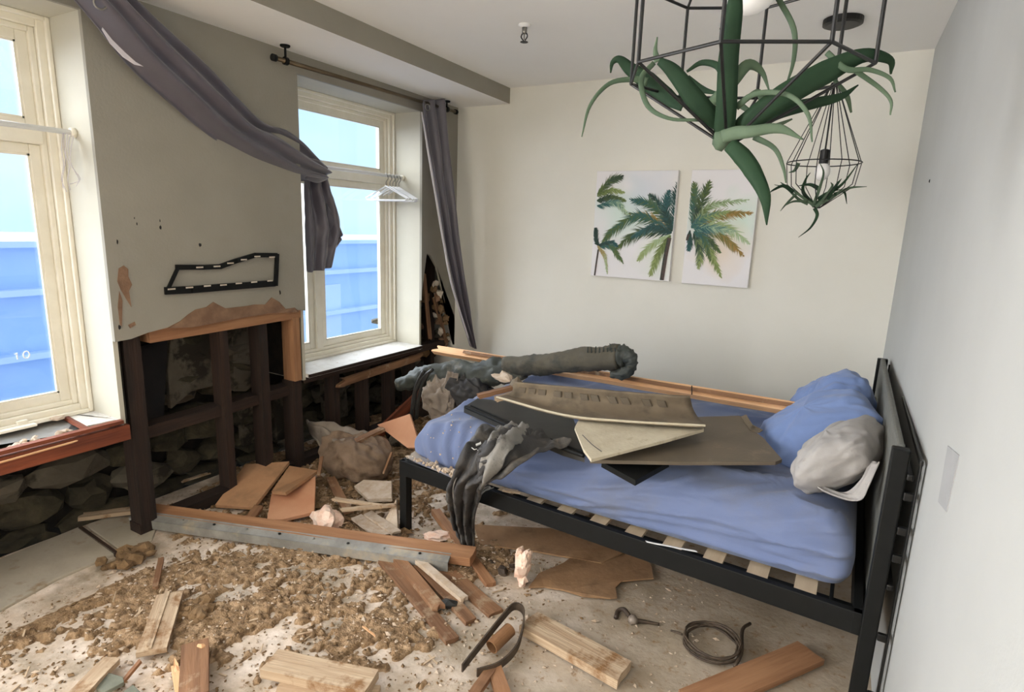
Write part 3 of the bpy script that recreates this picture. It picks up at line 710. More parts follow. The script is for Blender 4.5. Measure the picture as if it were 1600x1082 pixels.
tile('plaster_slab', [(553, 760), (568, 750), (612, 752), (612, 778), (575, 780)], .09, .025, chip_m, 'whitish plaster slab behind the two thin laths', 'plaster', tilt=[.08, .1, .12, .1, .08])
tile('plaster_slab', [(600, 815), (619, 780), (622, 836), (612, 838)], .09, .02, chip_m, 'whitish plaster slab edge standing against the bed leg', 'plaster', tilt=[.05, .14, .03, .03])
random.seed(9)
def clods(px_, r, lab):
    b = MB(); c = Wz(*px_, 0)
    for _ in range(26):
        q = random.uniform(.012, .028) * r / .06; b.rock(c + V(random.gauss(0, r * .5), random.gauss(0, r * .4), abs(random.gauss(0, r * .2)) + q * .4), (q * 1.3, q, q * .7), 1, .3)
    return b.build('mud_clod', clod_m, label=lab, cat='mud')
def lump(name, px_, r, m_, lab, cat, z=0.03, sub=3, jit=.3, parent=None):
    return MB().rock(Wz(*px_, z), r, sub, jit).build(name, m_, parent, label=lab, cat=cat)
lump('foam_lump', (510, 814), (.10, .07, .06), foam_m, 'crumbly pinkish foam lump behind the long timber', 'foam', .04)
lump('foam_lump', (683, 838), (.07, .04, .02), foam_m, 'flat pinkish foam scrap near the hanging jacket', 'foam', .02)
fm = thing('foam_piece', 'upright torn piece of pale pink foam beside the bed', 'foam', Wz(815, 915, 0))
b = MB()
for dx, dy, z_, r in [(0, 0, .03, .035), (.0, 0, .07, .038), (-.008, .01, .11, .04), (.012, .01, .135, .032), (-.02, .01, .15, .022), (.024, .01, .155, .016)]:
    b.rock(Wz(815, 915, 0) + Vector((dx, dy, z_)), (r, r * .6, r * 1.1), 2, .35)
b.build('foam', foam_m, fm)
for px_, r, lb in [((785, 893), .03, 'biggest charred crumb, left of the pink foam piece'), ((770, 880), .02, 'charred crumb farthest from the pink foam piece'), ((800, 885), .015, 'smallest charred crumb, touching the pink foam piece')]:
    lump('char_lump', px_, (r, r * .8, r * .6), rubber_m, lb, 'debris', .01, 2).__setitem__('group', 'charred crumbs behind the foam')
clods((195, 880), .08, 'heap of mud clods at the end of the dark gap between the slab pieces')
clods((575, 874), .04, 'small heap of clods under the near edge of the long timber')
clods((305, 960), .07, 'heap of mud clods to the right of the grooved skirting piece')
for i, (px_, r, lab) in enumerate([((630, 690), .10, 'rounded stone behind the peach leaning board'), ((440, 690), .06, 'stone on the dark dirt left of the pointed cloth'), ((462, 712), .05, 'stone beside the muddy sack'),
                                   ((560, 655), .09, 'dark stone in the rubble behind the sack'), ((520, 650), .07, 'stone below the far window studs'), ((600, 640), .08, 'stone under the far window')]):
    lump('stone', px_, (r, r * .8, r * .6), parge_m if i in (0, 1, 2) else stone_m, lab, 'stone', .03)
# brown torn lining sheet lying under the bed edge
random.seed(12)
shp = [(826, 918), (842, 896), (880, 880), (905, 862), (960, 858), (1006, 872), (1018, 884), (1021, 904), (972, 908), (962, 918), (964, 934), (955, 935), (912, 932), (880, 922), (850, 917)]
MB().prism([Wz(a, b, .012 + .012 * random.random()) for a, b in shp], (0, 0, -.006)).build('torn_lining', lino_m, label='torn brown sheet of lining board lying half under the bed', cat='board')
MB().prism([Wz(a, b, .018 + .01 * random.random()) for a, b in [(740, 820), (860, 826), (980, 860), (940, 880), (840, 862), (750, 850)]], (0, 0, -.008)).build('lining_board', lino_m, label='long brown board in the shadow below the bed rail', cat='board')
# curved rubber strip with cardboard tube
pts = [Wz(722, 1045, .03), Wz(755, 1003, .05), Wz(785, 966, .08), Wz(803, 948, .09), Wz(818, 956, .08), Wz(816, 985, .05), Wz(806, 1015, .03), Wz(780, 1040, .03), Wz(745, 1052, .03)]
cp = cr_path(pts, 5)
b = MB(); n_ = len(cp); vs = []
for i, p in enumerate(cp):
    t = (cp[min(i + 1, n_ - 1)] - cp[max(i - 1, 0)]).normalized(); sdv = t.cross(Vector((0, 0, 1))).normalized()
    for s1_, s2_ in ((-.003, .016), (.003, .016), (.003, -.016), (-.003, -.016)): vs.append(p + sdv * s1_ + Vector((0, 0, s2_)))
b.add(vs, [(i * 4 + k, i * 4 + (k + 1) % 4, (i + 1) * 4 + (k + 1) % 4, (i + 1) * 4 + k) for i in range(n_ - 1) for k in range(4)] + [(3, 2, 1, 0), tuple((n_ - 1) * 4 + k for k in range(4))])
b.build('rubber_strip', rubber_m, label='dark rubber strip bent into a narrow loop on the floor', cat='strip')
b = MB(); t0, t1 = Wz(768, 1012, .035), Wz(797, 984, .05); dr = (t1 - t0).normalized()
a_ = dr.cross(Vector((0, 0, 1))).normalized(); c_ = a_.cross(dr)
vs = []
for pp, rr in ((t0, .026), (t1, .026), (t1, .022), (t0, .022)):
    for k in range(20): g = 2 * math.pi * k / 20; vs.append(pp + a_ * math.cos(g) * rr + c_ * math.sin(g) * rr)
b.add(vs, [(i * 20 + k, i * 20 + (k + 1) % 20, ((i + 1) % 4) * 20 + (k + 1) % 20, ((i + 1) % 4) * 20 + k) for i in range(4) for k in range(20)])
b.build('cardboard_tube', card_m, label='short brown cardboard tube lying inside the rubber loop', cat='tube', smooth=False)
# coil of wire
random.seed(14)
cc = Wz(1112, 1006, .02); wr_ = thing('wire_coil', 'loose coil of dark cable on the floor below the bed rail', 'cable', (cc.x, cc.y, 0))
e1 = (Wz(1148, 1030, .02) - Wz(1076, 985, .02)) / 2; e2 = (Wz(1090, 1022, .02) - Wz(1135, 985, .02)) / 2
for k in range(5):
    ph = random.random() * 6; r1 = random.uniform(.9, 1.08); r2 = random.uniform(.85, 1.1); oz = .006 + .007 * k
    ps = [cc + Vector((random.uniform(-.003, .003), 0, 0)) + e1 * r1 * math.cos(t) + e2 * r2 * math.sin(t) + Vector((0, 0, oz - .02 + .012 * abs(math.sin(t + ph)))) for t in np.linspace(0, 6.283, 25)[:-1]]
    MB().tube(ps, .004, 6, closed=True).build('cable_loop', rubber_m, wr_, smooth=True)
MB().tube(cr_path([Wz(1148, 1042, .02), Wz(1158, 1020, .03), Wz(1160, 985, .03), Wz(1172, 975, .02)], 5), .007, 6).build('cable_end', rubber_m, wr_, smooth=True)
MB().tube(cr_path([Wz(1066, 992, .02), Wz(1056, 988, .015), Wz(1048, 986, .01)], 4), .004, 6).build('cable_end', rubber_m, wr_, smooth=True)
# small fitting on the floor
ft = thing('pipe_fitting', 'small round metal fitting with a bent tail on the bare floor', 'fitting', Wz(990, 970, 0))
MB().rock(Wz(989, 969, .02), (.022, .02, .02), 2, .15).build('knob', mat('dull_metal', (128, 116, 106), (150, 138, 126), 20, .5, metal=.3), ft, smooth=True)
MB().tube(cr_path([Wz(984, 964, .018), Wz(975, 953, .022), Wz(966, 955, .015), Wz(962, 966, .01)], 5), .009, 8).build('bent_tail', rubber_m, ft, smooth=True)
MB().tube(cr_path([Wz(994, 970, .016), Wz(1012, 973, .012), Wz(1030, 976, .008)], 5), [.008] * 5 + [.006] * 6, 8).build('thin_tail', rubber_m, ft, smooth=True)

# muddy sack and cloth at the foot of the bed
random.seed(17)
def blob(name, c, ax, ay, az, m_, parent=None, n=56, mlt=28, pinch=0.0, wr=.06, ws=5.0, lab=None, cat=None, group=None, sq=2.4, origin=None):
    """soft stuffed shape: superellipsoid with creases. ax, ay, az = half-axis vectors"""
    b = MB(); sd = Vector((random.random() * 99, random.random() * 99, 3)); vs = []
    for i in range(mlt + 1):
        th = math.pi * i / mlt - math.pi / 2
        for j in range(n):
            g = 2 * math.pi * j / n
            cg, sg = math.cos(g), math.sin(g); e = 2 / sq
            x = math.copysign(abs(cg) ** e, cg); y = math.copysign(abs(sg) ** e, sg)
            rr = max(0.0, math.cos(th)) ** .55; zz_ = math.sin(th)
            cn = (abs(x * y)) ** 1.5
            x2, y2 = x * rr * (1 + pinch * cn), y * rr * (1 + pinch * cn); z2 = zz_ * (1 - .35 * cn * rr)
            q = Vector((x2 * ws, y2 * ws, z2 * ws * .6)) * .5 + sd
            f = wr * (noise.noise(q) + .5 * noise.noise(q * 2.3) + .6 * abs(noise.noise(Vector((q.x * .8 + q.y * .5, q.y * 2.6, q.z)))))
            g1 = max(0.0, 1 - 3.4 * abs(noise.noise(Vector((q.x * .5 + q.z * .3, q.y * 1.5 - q.x * .5, q.z * .6 + 5))))) ** 2
            g2 = max(0.0, 1 - 3.4 * abs(noise.noise(Vector((q.x * 1.3, q.y * 2.2 + q.x, q.z + 15))))) ** 2
            f += wr * (1.1 * g1 + .5 * g2)
            vs.append(Vector(c) + ax * (x2 * (1 + f)) + ay * (y2 * (1 + f)) + az * (z2 * (1 + 1.5 * f)))
    fs = [(i * n + j, i * n + (j + 1) % n, (i + 1) * n + (j + 1) % n, (i + 1) * n + j) for i in range(mlt) for j in range(n)]
    b.add(vs, fs)
    return b.build(name, m_, parent, label=lab, cat=cat, group=group, smooth=True, subsurf=1, origin=origin)
c = Wz(556, 714, .12)
blob('stuffed_sack', c, Vector((.23, -.05, 0)), Vector((.04, .16, 0)), Vector((.0, 0, .12)), sack_m, wr=.16, ws=4, lab='rounded mud-brown stuffed sack at the foot of the bed', cat='sack', sq=2.2)
b = MB(); A0 = [Wz(482, 668, .20), Wz(520, 668, .25), Wz(556, 676, .24), Wz(592, 688, .2)]; B0 = [Wz(486, 680, .14), Wz(505, 712, .06), Wz(514, 738, .05), Wz(540, 712, .16)]
def loft(A, B, n, amp, fr_, ph=0.0, nrm=None, rnd=.3, sag=0.0, wseed=0, crum=0.0):
    """cloth between two edge curves, with folds running along them"""
    vs = []; N = len(A)
    for i in range(N):
        a, b_ = A[i], B[i]
        t = (A[min(i + 1, N - 1)] - A[max(i - 1, 0)]); w_ = b_ - a
        nn = nrm if nrm is not None else t.cross(w_).normalized()
        for j in range(n + 1):
            u = j / n
            o = amp * math.sin(fr_ * u * 6.283 + ph + .5 * noise.noise(Vector((i * .11, u * 2, wseed)))) * (1 + rnd * noise.noise(Vector((i * .17, u * 3, wseed + 9.1))))
            o += amp * .7 * noise.noise(Vector((i * .1, u * fr_ * 1.7, wseed + 4.2)))
            if crum:
                pp = (a + w_ * u) * 9; o += crum * (max(0.0, 1 - 3 * abs(noise.noise(pp + Vector((wseed, 0, 0))))) ** 2 + .5 * max(0.0, 1 - 3 * abs(noise.noise(pp * 2.1 + Vector((0, wseed, 7))))) ** 2)
            vs.append(a + w_ * u + nn * (o + sag * math.sin(math.pi * u)))
    fs = [(i * (n + 1) + j, i * (n + 1) + j + 1, (i + 1) * (n + 1) + j + 1, (i + 1) * (n + 1) + j) for i in range(N - 1) for j in range(n)]
    return vs, fs
vs, fs = loft(cr_path(A0, 6), cr_path(B0, 6), 20, .02, 2.2, sag=.05, nrm=Vector((0, -.3, 1)), crum=.03)
b.add(vs, fs).build('muddy_cloth', gcloth_m, label='pointed grey cloth bundle stiff with mud, behind the sack', cat='cloth', solid=.02, smooth=True, subsurf=1)
plk('lath', (552, 690), (598, 668), .05, .02, wood_b, 'dark lath lying over the muddy cloth', 'lath', .25, .28)

# ------------------------------------------------------------------ the bed
random.seed(41)
BA, BB, BF = Vector((-1.79, 2.12, 0)), Vector((.205, 1.982, 0)), Vector((.245, 3.5, 0))
BG = BA + (BF - BB)
def bd_(u, v, z):                       # u foot->head, v near->far, both 0..1
    p = BA + (BB - BA) * u + (BG - BA) * v; return Vector((p.x, p.y, z))
du = (BB - BA).normalized(); dv = (BG - BA).normalized(); LU = (BB - BA).length; LV = (BG - BA).length
bed = thing('bed_frame', 'black metal platform bed frame with a dark grey headboard against the right wall', 'bed', bd_(.5, .5, 0))
def bar(name, u0, v0, u1, v1, z0, z1, w_, m_=black_m, root=bed, lab=None, bev=.003, side=0.0):
    p, q = bd_(u0, v0, 0), bd_(u1, v1, 0); d = (q - p).normalized(); n_ = Vector((-d.y, d.x, 0)) * (w_ / 2)
    c = n_ * side
    b = MB().hexa([p - n_ + c + V(0, 0, z0), q - n_ + c + V(0, 0, z0), q + n_ + c + V(0, 0, z0), p + n_ + c + V(0, 0, z0)],
                  [p - n_ + c + V(0, 0, z1), q - n_ + c + V(0, 0, z1), q + n_ + c + V(0, 0, z1), p + n_ + c + V(0, 0, z1)])
    return b.build(name, m_, root, label=lab, bevel=bev)
bar('side_rail', 0, 0, 1.0, 0, .31, .388, .028, side=1)
bar('rail_ledge', 0, .045, 1.0, .045, .345, .352, .085)
bar('side_rail', 0, 1, 1.0, 1, .31, .388, .028, side=-1)
bar('foot_rail', 0, 0, 0, 1, .31, .388, .028, side=-1)
bar('head_rail', 1, 0, 1, 1, .31, .388, .028, side=1)
bar('centre_rail', 0, .5, 1, .5, .30, .345, .035)
def leg(u, v, z1, s=.045):
    p = bd_(u, v, 0); a = du * s / 2; c = dv * s / 2
    MB().hexa([p - a - c, p + a - c, p + a + c, p - a + c], [q + V(0, 0, z1) for q in (p - a - c, p + a - c, p + a + c, p - a + c)]).build('leg', black_m, bed, bevel=.003)
leg(.012, .015, .384); leg(.012, .985, .384); leg(.5, .5, .30)
for k in range(-3, 9):
    u = (.59 + .155 * k) / LU
    p, q = bd_(u, .012, .366), bd_(u, .99, .366)
    MB().plank(p, q, .070, .012, (0, 0, 1), seg=3).build('slat', slat_m, bed)
bar('head_bracket', .955, .02, .955, .5, .352, .37, .012)
# headboard: posts, upholstered panel and a light rear frame with knobs
hN, hF = Vector((.236, 1.965, 0)), Vector((.262, 3.5, 0)); hd = (hF - hN).normalized(); hn = Vector((-hd.y, hd.x, 0))   # hn points to the foot
def hbox(name, t0, t1, z0, z1, o0, o1, m_, lab=None, bev=.004):
    L = (hF - hN).length; p, q = hN + hd * (L * t0), hN + hd * (L * t1)
    return MB().hexa([p + hn * o0 + V(0, 0, z0), q + hn * o0 + V(0, 0, z0), q + hn * o1 + V(0, 0, z0), p + hn * o1 + V(0, 0, z0)],
                     [p + hn * o0 + V(0, 0, z1), q + hn * o0 + V(0, 0, z1), q + hn * o1 + V(0, 0, z1), p + hn * o1 + V(0, 0, z1)]).build(name, m_, bed, label=lab, bevel=bev)
hbox('headboard', .022, .978, .30, .955, .0, .022, headb_m, 'dark grey headboard panel', .008)
hbox('post', 0, .024, 0, .95, -.012, .034, black_m); hbox('post', .976, 1, 0, .95, -.012, .034, black_m)
hbox('rear_upright', -.025, -.008, 0, .93, -.040, -.034, iron_m); hbox('rear_upright', .96, .972, 0, .93, -.022, -.016, iron_m)
hr = hbox('rear_rail', -.025, .5, .922, .94, -.042, -.032, iron_m)
for z in (.80, .69, .60, .33, .12): hbox('rear_knob', -.006, .004, z, z + .025, -.038, -.012, iron_m, None, .003)
for z in (.86, .5): hbox('rear_strut', 0, .2, z, z + .02, -.03, -.012, iron_m)

# mattress with fitted sheet
def mattress():
    P = [Vector((-1.722, 2.165, 0)), Vector((.158, 2.115, 0)), Vector((.195, 3.44, 0)), Vector((-1.66, 3.56, 0))]
    z0, z1 = .375, .605
    nu, nv, nw = 90, 60, 10
    pf = lambda a, b: (P[0] * (1 - a) * (1 - b) + P[1] * a * (1 - b) + P[2] * a * b + P[3] * (1 - a) * b)
    ring = []                       # profile from bottom centre round to top
    vs = []; fs = []
    r = .075
    # outline points (rounded rectangle in plan), rows by profile angle
    out = []
    def corner(cx, cy, a0):
        for k in range(7):
            g = a0 + k / 6 * math.pi / 2; out.append((cx + .06 * math.cos(g), cy + .06 * math.sin(g)))
    Lx, Ly = 1.88, 1.35; rr = .06
    n1, n2 = 150, 90
    for i in range(n1): out.append((rr + (Lx - 2 * rr) * i / n1, 0.0))
    for k in range(7): g = -math.pi / 2 + k / 7 * math.pi / 2; out.append((Lx - rr + rr * math.cos(g), rr + rr * math.sin(g)))
    for i in range(n2): out.append((Lx, rr + (Ly - 2 * rr) * i / n2))
    for k in range(7): g = k / 7 * math.pi / 2; out.append((Lx - rr + rr * math.cos(g), Ly - rr + rr * math.sin(g)))
    for i in range(n1): out.append((Lx - rr - (Lx - 2 * rr) * i / n1, Ly))
    for k in range(7): g = math.pi / 2 + k / 7 * math.pi / 2; out.append((rr + rr * math.cos(g), Ly - rr + rr * math.sin(g)))
    for i in range(n2): out.append((0.0, Ly - rr - (Ly - 2 * rr) * i / n2))
    for k in range(7): g = math.pi + k / 7 * math.pi / 2; out.append((rr + rr * math.cos(g), rr + rr * math.sin(g)))
    N = len(out)
    pc = cr_path([Vector(q + (0,)) for q in [(.10, 0), (.02, .0), (.0, .03), (-.008, .06), (-.012, .09), (-.012, .12), (-.006, .15), (.004, .18), (.022, .205), (.05, .222), (.09, .23)]], 3)
    prof = [(q.x, q.y) for q in pc] + [(.09 + .585 * (k / 38), .23) for k in range(1, 39)]
    for (ins, hz) in prof:
        sx_, sy_ = (Lx / 2 - ins) / (Lx / 2), (Ly / 2 - ins) / (Ly / 2)
        for (x, y) in out:
            a = (Lx / 2 + (x - Lx / 2) * sx_) / Lx; b_ = (Ly / 2 + (y - Ly / 2) * max(sy_, 0.0)) / Ly
            p = pf(a, b_); z = z0 + hz
            X, Y = a * Lx, b_ * Ly
            # creases: long ones along the near side, short gathers at the foot corner, soft ones on top
            front = sm(Y, .25, .0) * sm(hz, 0, .05); foot = sm(X, .5, .0); head = sm(X, 1.2, 1.8)
            cr1 = math.sin((hz * 1.0 + .10 * noise.noise(Vector((X * 1.6, hz * 4, 1)))) * 75 + X * 2.2) * .0055 * front * (.4 + head)
            cr2 = math.sin(X * 70 + hz * 18 + 4 * noise.noise(Vector((X * 3, hz * 6, 7)))) * .009 * sm(X, .75, .3) * front
            top = sm(hz, .19, .23)
            rg = lambda *q: max(0.0, 1 - 3.2 * abs(noise.noise(Vector(q)))) ** 2
            cr3 = (rg(X * 1.1 + Y * .9, Y * 4.2 - X * 1.9, 2.0) * .030 + rg(X * 2.3 + 4, Y * 7.5 - X * 3.6, 8.0) * .015 + noise.noise(Vector((X * 2, Y * 2, 5))) * .014) * top
            fr2 = (rg(X * 1.0, hz * 13 - X * 2.0, 4.0) * .026 + rg(X * 1.8, hz * 24 - X * 3.0, 14.0) * .016) * front * sm(X, .35, .8)
            bag = .012 * noise.noise(Vector((X * 2.5, hz * 8, 3))) * front
            q = out.index((x, y)) if False else 0
            nx_ = (0, 0)
            cy_ = (P[3] - P[0]).normalized(); cx_ = (P[1] - P[0]).normalized()
            p = p - cy_ * ((cr1 * .5 + cr2 * 1.3 + bag + fr2) * (1 if b_ < .5 else 0)) - cx_ * (.009 * math.sin(Y * 40 + hz * 20 + 2 * noise.noise(Vector((Y * 4, hz * 5, 2)))) * foot * (1 - top))
            sagf = -.03 * sm(X, .35, .0) * sm(Y, .5, 0) * top
            vs.append(Vector((p.x, p.y, z + cr3 + sagf + cr2 * .3)))
    M = len(prof)
    fs = [(i * N + j, i * N + (j + 1) % N, (i + 1) * N + (j + 1) % N, (i + 1) * N + j) for i in range(M - 1) for j in range(N)]
    fs.append(tuple((M - 1) * N + k for k in range(N)))
    fs.append(tuple(reversed(range(N))))
    b = MB(); b.add(vs, fs)
    root = thing('mattress', 'mattress in a crumpled blue-grey fitted sheet on the black bed frame', 'mattress', pf(.5, .5) + V(0, 0, z0))
    return b.build('fitted_sheet', blue_m, root, smooth=True)
mattress()
b = MB(); random.seed(3)
vs, fs = loft(cr_path([Wz(648, 705, .44), Wz(664, 716, .42), Wz(690, 728, .41), Wz(720, 742, .40)], 6), cr_path([Wz(636, 716, .40), Wz(655, 726, .395), Wz(685, 738, .395), Wz(716, 752, .395)], 6), 5, .006, 2)
b.add(vs, fs).build('sheet_hem', mat('dirty_blue_hem', (104, 108, 124), (150, 140, 126), 16, .9), bpy.data.objects['mattress'], solid=.004, smooth=True)
random.seed(8); b = MB()
for _ in range(90):
    t = random.random(); c = lerp(Wz(640, 712, .40), Wz(745, 757, .40), t) + V(random.uniform(-.02, .02), random.uniform(-.03, .02), random.uniform(0, .012)); b.rock(c, random.uniform(.004, .013), 1, .4)
b.build('plaster_crumbs', chip_m, label='pale plaster crumbs caught between the mattress and the bed foot corner', cat='debris', kind='stuff')
b = MB()
for _ in range(60): b.rock(Wz(random.uniform(660, 860), random.uniform(640, 720), .618), random.uniform(.0015, .005), 1, .4)
b.build('plaster_crumbs', chip_m, label='pale specks of plaster on the blue sheet near the bed foot', cat='debris', kind='stuff')

# pillows
random.seed(51)
def tip(v, k): return Vector(v) * k
blob('pillow', Wy(1279, 674, 2.75), Vector((.185, .03, .125)), Vector((.05, -.17, -.02)), Vector((-.065, -.02, .095)), blue_p, wr=.075, ws=5, pinch=.10, sq=2.9,
     lab='blue pillow leaning in front, touched by the long plank', cat='pillow')
blob('pillow', Wy(1297, 640, 3.05), Vector((.14, .02, .115)), Vector((.03, -.15, .0)), Vector((-.06, -.02, .125)), blue_p, wr=.075, ws=5, pinch=.10, sq=2.7,
     lab='second blue pillow standing up behind the other blue one', cat='pillow')
gp = thing('pillow', 'pale grey pillow with a loose hem against the headboard', 'pillow', Wy(1315, 745, 2.38))
blob('cushion', Wy(1313, 710, 2.40), Vector((.112, .02, .085)), Vector((.03, .20, .0)), Vector((-.055, -.03, .085)), grey_p, gp, wr=.06, ws=6, pinch=.16, sq=3.2)
E1 = [Wy(1262, 738, 2.26), Wy(1290, 762, 2.24), Wy(1322, 770, 2.22), Wy(1345, 750, 2.22), Wy(1358, 722, 2.25)]
E2 = [Wy(1266, 750, 2.22), Wy(1292, 768, 2.2), Wy(1340, 782, 2.17), Wy(1358, 758, 2.18), Wy(1374, 722, 2.22)]
b = MB(); vs, fs = loft(cr_path(E1, 6), cr_path(E2, 6), 5, .008, 1.5, wseed=2); b.add(vs, fs).build('pillowcase_hem', grey_p, gp, solid=.005, smooth=True)
blob('cushion', Wy(1356, 640, 3.25), Vector((.05, .01, .02)), Vector((.0, .12, .0)), Vector((-.01, 0, .05)), green_c, wr=.05, lab='small dull green cushion between the pillows and the headboard', cat='cushion')

# ------------------------------------------------------------------ wreckage lying on the bed
random.seed(61)
lp0, lp1 = Wx(674, 547, -2.6), Wx(1283, 642, -.0) ; lp1 = Vector((0.01, 2.9, .777)); lp0 = Vector((-2.6, 3.437, .637))
lp = thing('long_plank', 'long splintered orange plank reaching from the far window sill to the blue pillows', 'plank', (lp0 + lp1) / 2)
MB().plank(lp0, lp1, .06, .035, (0, -.8, 1), .12, .05, 12, .003, 5).build('board', wood_p, lp)
MB().plank(lerp(lp0, lp1, .14) + V(0, .012, .014), lerp(lp0, lp1, .985) + V(0, .012, .014), .055, .02, (0, .3, 1), .04, .03, 10, .002).build('weathered_face', wood_b, lp, label='dull brown weathered top face')
MB().tube([Wy(1081, 617, 2.98), Wy(1081, 603, 2.98)], .003, 6).build('nail', iron_m, lp)
rl = thing('rolled_mat', 'long grey-green wrapped roll propped over the bed, its right end frayed', 'roll', Wy(800, 590, 3.1))
def rough_tube(name, pts, rs, m_, parent, amp=.25, n=28, k=12, label=None):
    cp = cr_path(pts, k); N = len(cp); vs = []
    for i, p in enumerate(cp):
        t = (cp[min(i + 1, N - 1)] - cp[max(i - 1, 0)]).normalized(); a = t.cross(V(0, 0, 1)).normalized(); c = a.cross(t)
        q = i / (N - 1) * (len(rs) - 1); r = lerp(rs[int(q)], rs[min(int(q) + 1, len(rs) - 1)], q - int(q))
        for j in range(n):
            g = 2 * math.pi * j / n; f = 1 + amp * noise.noise(Vector((math.cos(g) * 1.3, math.sin(g) * 1.3, i * .25))) + amp * .4 * noise.noise(Vector((math.cos(g) * 3, math.sin(g) * 3, i * .7))) + amp * .7 * max(0.0, 1 - 3 * abs(noise.noise(Vector((math.cos(g) * 1.6 + 9, math.sin(g) * 1.6, i * .45))))) ** 2
            vs.append(p + (a * math.cos(g) + c * math.sin(g)) * r * f)
    b = MB(); b.add(vs, [(i * n + j, i * n + (j + 1) % n, (i + 1) * n + (j + 1) % n, (i + 1) * n + j) for i in range(N - 1) for j in range(n)] + [tuple(reversed(range(n))), tuple((N - 1) * n + j for j in range(n))])
    return b.build(name, m_, parent, label=label, smooth=True)
rough_tube('left_wrap', [Wy(622, 603, 3.0), Wy(665, 590, 3.02), Wy(720, 586, 3.04), Wy(780, 583, 3.06), Wy(820, 576, 3.08)], [.035, .075, .08, .075, .055], roll_m, rl, .3)
rough_tube('right_wrap', [Wy(790, 573, 3.05), Wy(850, 570, 3.05), Wy(915, 562, 3.05), Wy(968, 560, 3.05)], [.055, .062, .066, .07], mat('roll_canvas', (84, 79, 67), (100, 94, 80), 6, .8, .3, 40, c3=(66, 66, 60), s3=5, t3=(.5, .62)), rl, .14)
rough_tube('frayed_end', [Wy(962, 560, 3.05), Wy(980, 556, 3.04), Wy(986, 570, 3.02), Wy(975, 584, 3.0), Wy(955, 585, 3.0)], [.068, .045, .03, .03, .02], roll_m, rl, .28)
for i in range(9):
    a = 918 + i * 6.2; MB().tube([Wy(a, 552, 3.0), Wy(a + random.uniform(-1, 1), 543 + random.uniform(-1.5, 1), 2.99)], .004, 5).build('fray_strand', roll_m, rl)
for q in ([(662, 580), (652, 600), (646, 622), (643, 652)], [(670, 582), (660, 602), (654, 625), (650, 655)], [(676, 578), (662, 590), (650, 612), (648, 640)]):
    MB().tube(cr_path([Wy(a, b_, 2.93) for a, b_ in q], 5), .012, 6).build('binding_strap', tv_m, rl, smooth=True)
# crossing strips by the roll's middle
plk('stick', (745, 617), (800, 603), .035, .02, wood_b, 'brown stick end poking out left of the ridged panel', 'stick', .76, .80, jag=.01)
plk('stick', (772, 622), (806, 612), .04, .02, wood_l, 'paler stick just below the brown one beside the ridged panel', 'stick', .74, .77, jag=.01)
MB().rock(Wy(786, 590, 2.7), (.06, .04, .03), 2, .5).build('crumpled_foil', chip_m, label='pale crumpled scrap under the middle of the roll', cat='scrap')
MB().rock(Wy(808, 602, 2.55), (.05, .03, .035), 2, .5).build('crumpled_felt', dusty_m, label='brown crumpled scrap at the left end of the ridged panel', cat='scrap')
# flat panels
def panel(name, pts, zs, th, m_, lab, cat, parent=None, bev=.002):
    P = [Wz(a, b_, z) for (a, b_), z in zip(pts, zs)]
    b = MB(); c = sum(P, Vector((0, 0, 0))) / len(P); n = len(P)
    b.add(P + [p - V(0, 0, th) for p in P] + [c, c - V(0, 0, th)], [(i, (i + 1) % n, 2 * n) for i in range(n)] + [(n + (i + 1) % n, n + i, 2 * n + 1) for i in range(n)] + [(i, n + i, n + (i + 1) % n, (i + 1) % n) for i in range(n)])
    return b.build(name, m_, parent, label=lab, cat=cat)
tvr = thing('flat_screen', 'flat black panel with a raised rim lying on the blue sheet', 'screen', Wz(830, 670, .64))
tvp = panel('plate', [(725, 636), (746, 623), (800, 628), (896, 655), (908, 690), (914, 712), (880, 702), (800, 668)], [.665] * 8, .03, tv_m, None, None, tvr)
rim = [Wz(a, b_, .668) for a, b_ in [(727, 636), (800, 668), (880, 702), (912, 713)]]
MB().tube(rim, .008, 6).build('rim', black_m, tvp)
MB().tube([p + V(.01, .035, 0) for p in rim], .004, 6).build('rim', black_m, tvp)
panel('brown_panel', [(922, 719), (960, 700), (1080, 652), (1155, 650), (1166, 654), (1176, 672), (1192, 684), (1222, 718), (1212, 722), (1060, 722)], [.70, .70, .71, .715, .715, .712, .708, .70, .70, .70], .014, brpan_m,
      'large smooth dark brown sheet on the bed, pointing at the pillows', 'panel')
panel('torn_flap', [(1158, 651), (1166, 648), (1176, 664), (1192, 672), (1186, 676), (1172, 672)], [.722, .73, .728, .72, .714, .716], .004, dusty_m, 'curled torn flap at the right end of the large brown sheet', 'panel')
panel('cream_panel', [(898, 668), (905, 655), (1000, 650), (1098, 664), (1100, 671), (1040, 688), (924, 718), (912, 702)], [.745, .75, .76, .768, .768, .755, .738, .74], .012, cream_m,
      'cream ceiling panel lying between the ridged panel and the brown sheet', 'panel')
MB().tube(cr_path([Wz(a, b_, .748) for a, b_ in [(910, 680), (924, 694), (940, 706)]], 5), .0015, 5).build('thin_wire', iron_m, label='thin wire curling over the cream panel', cat='wire')
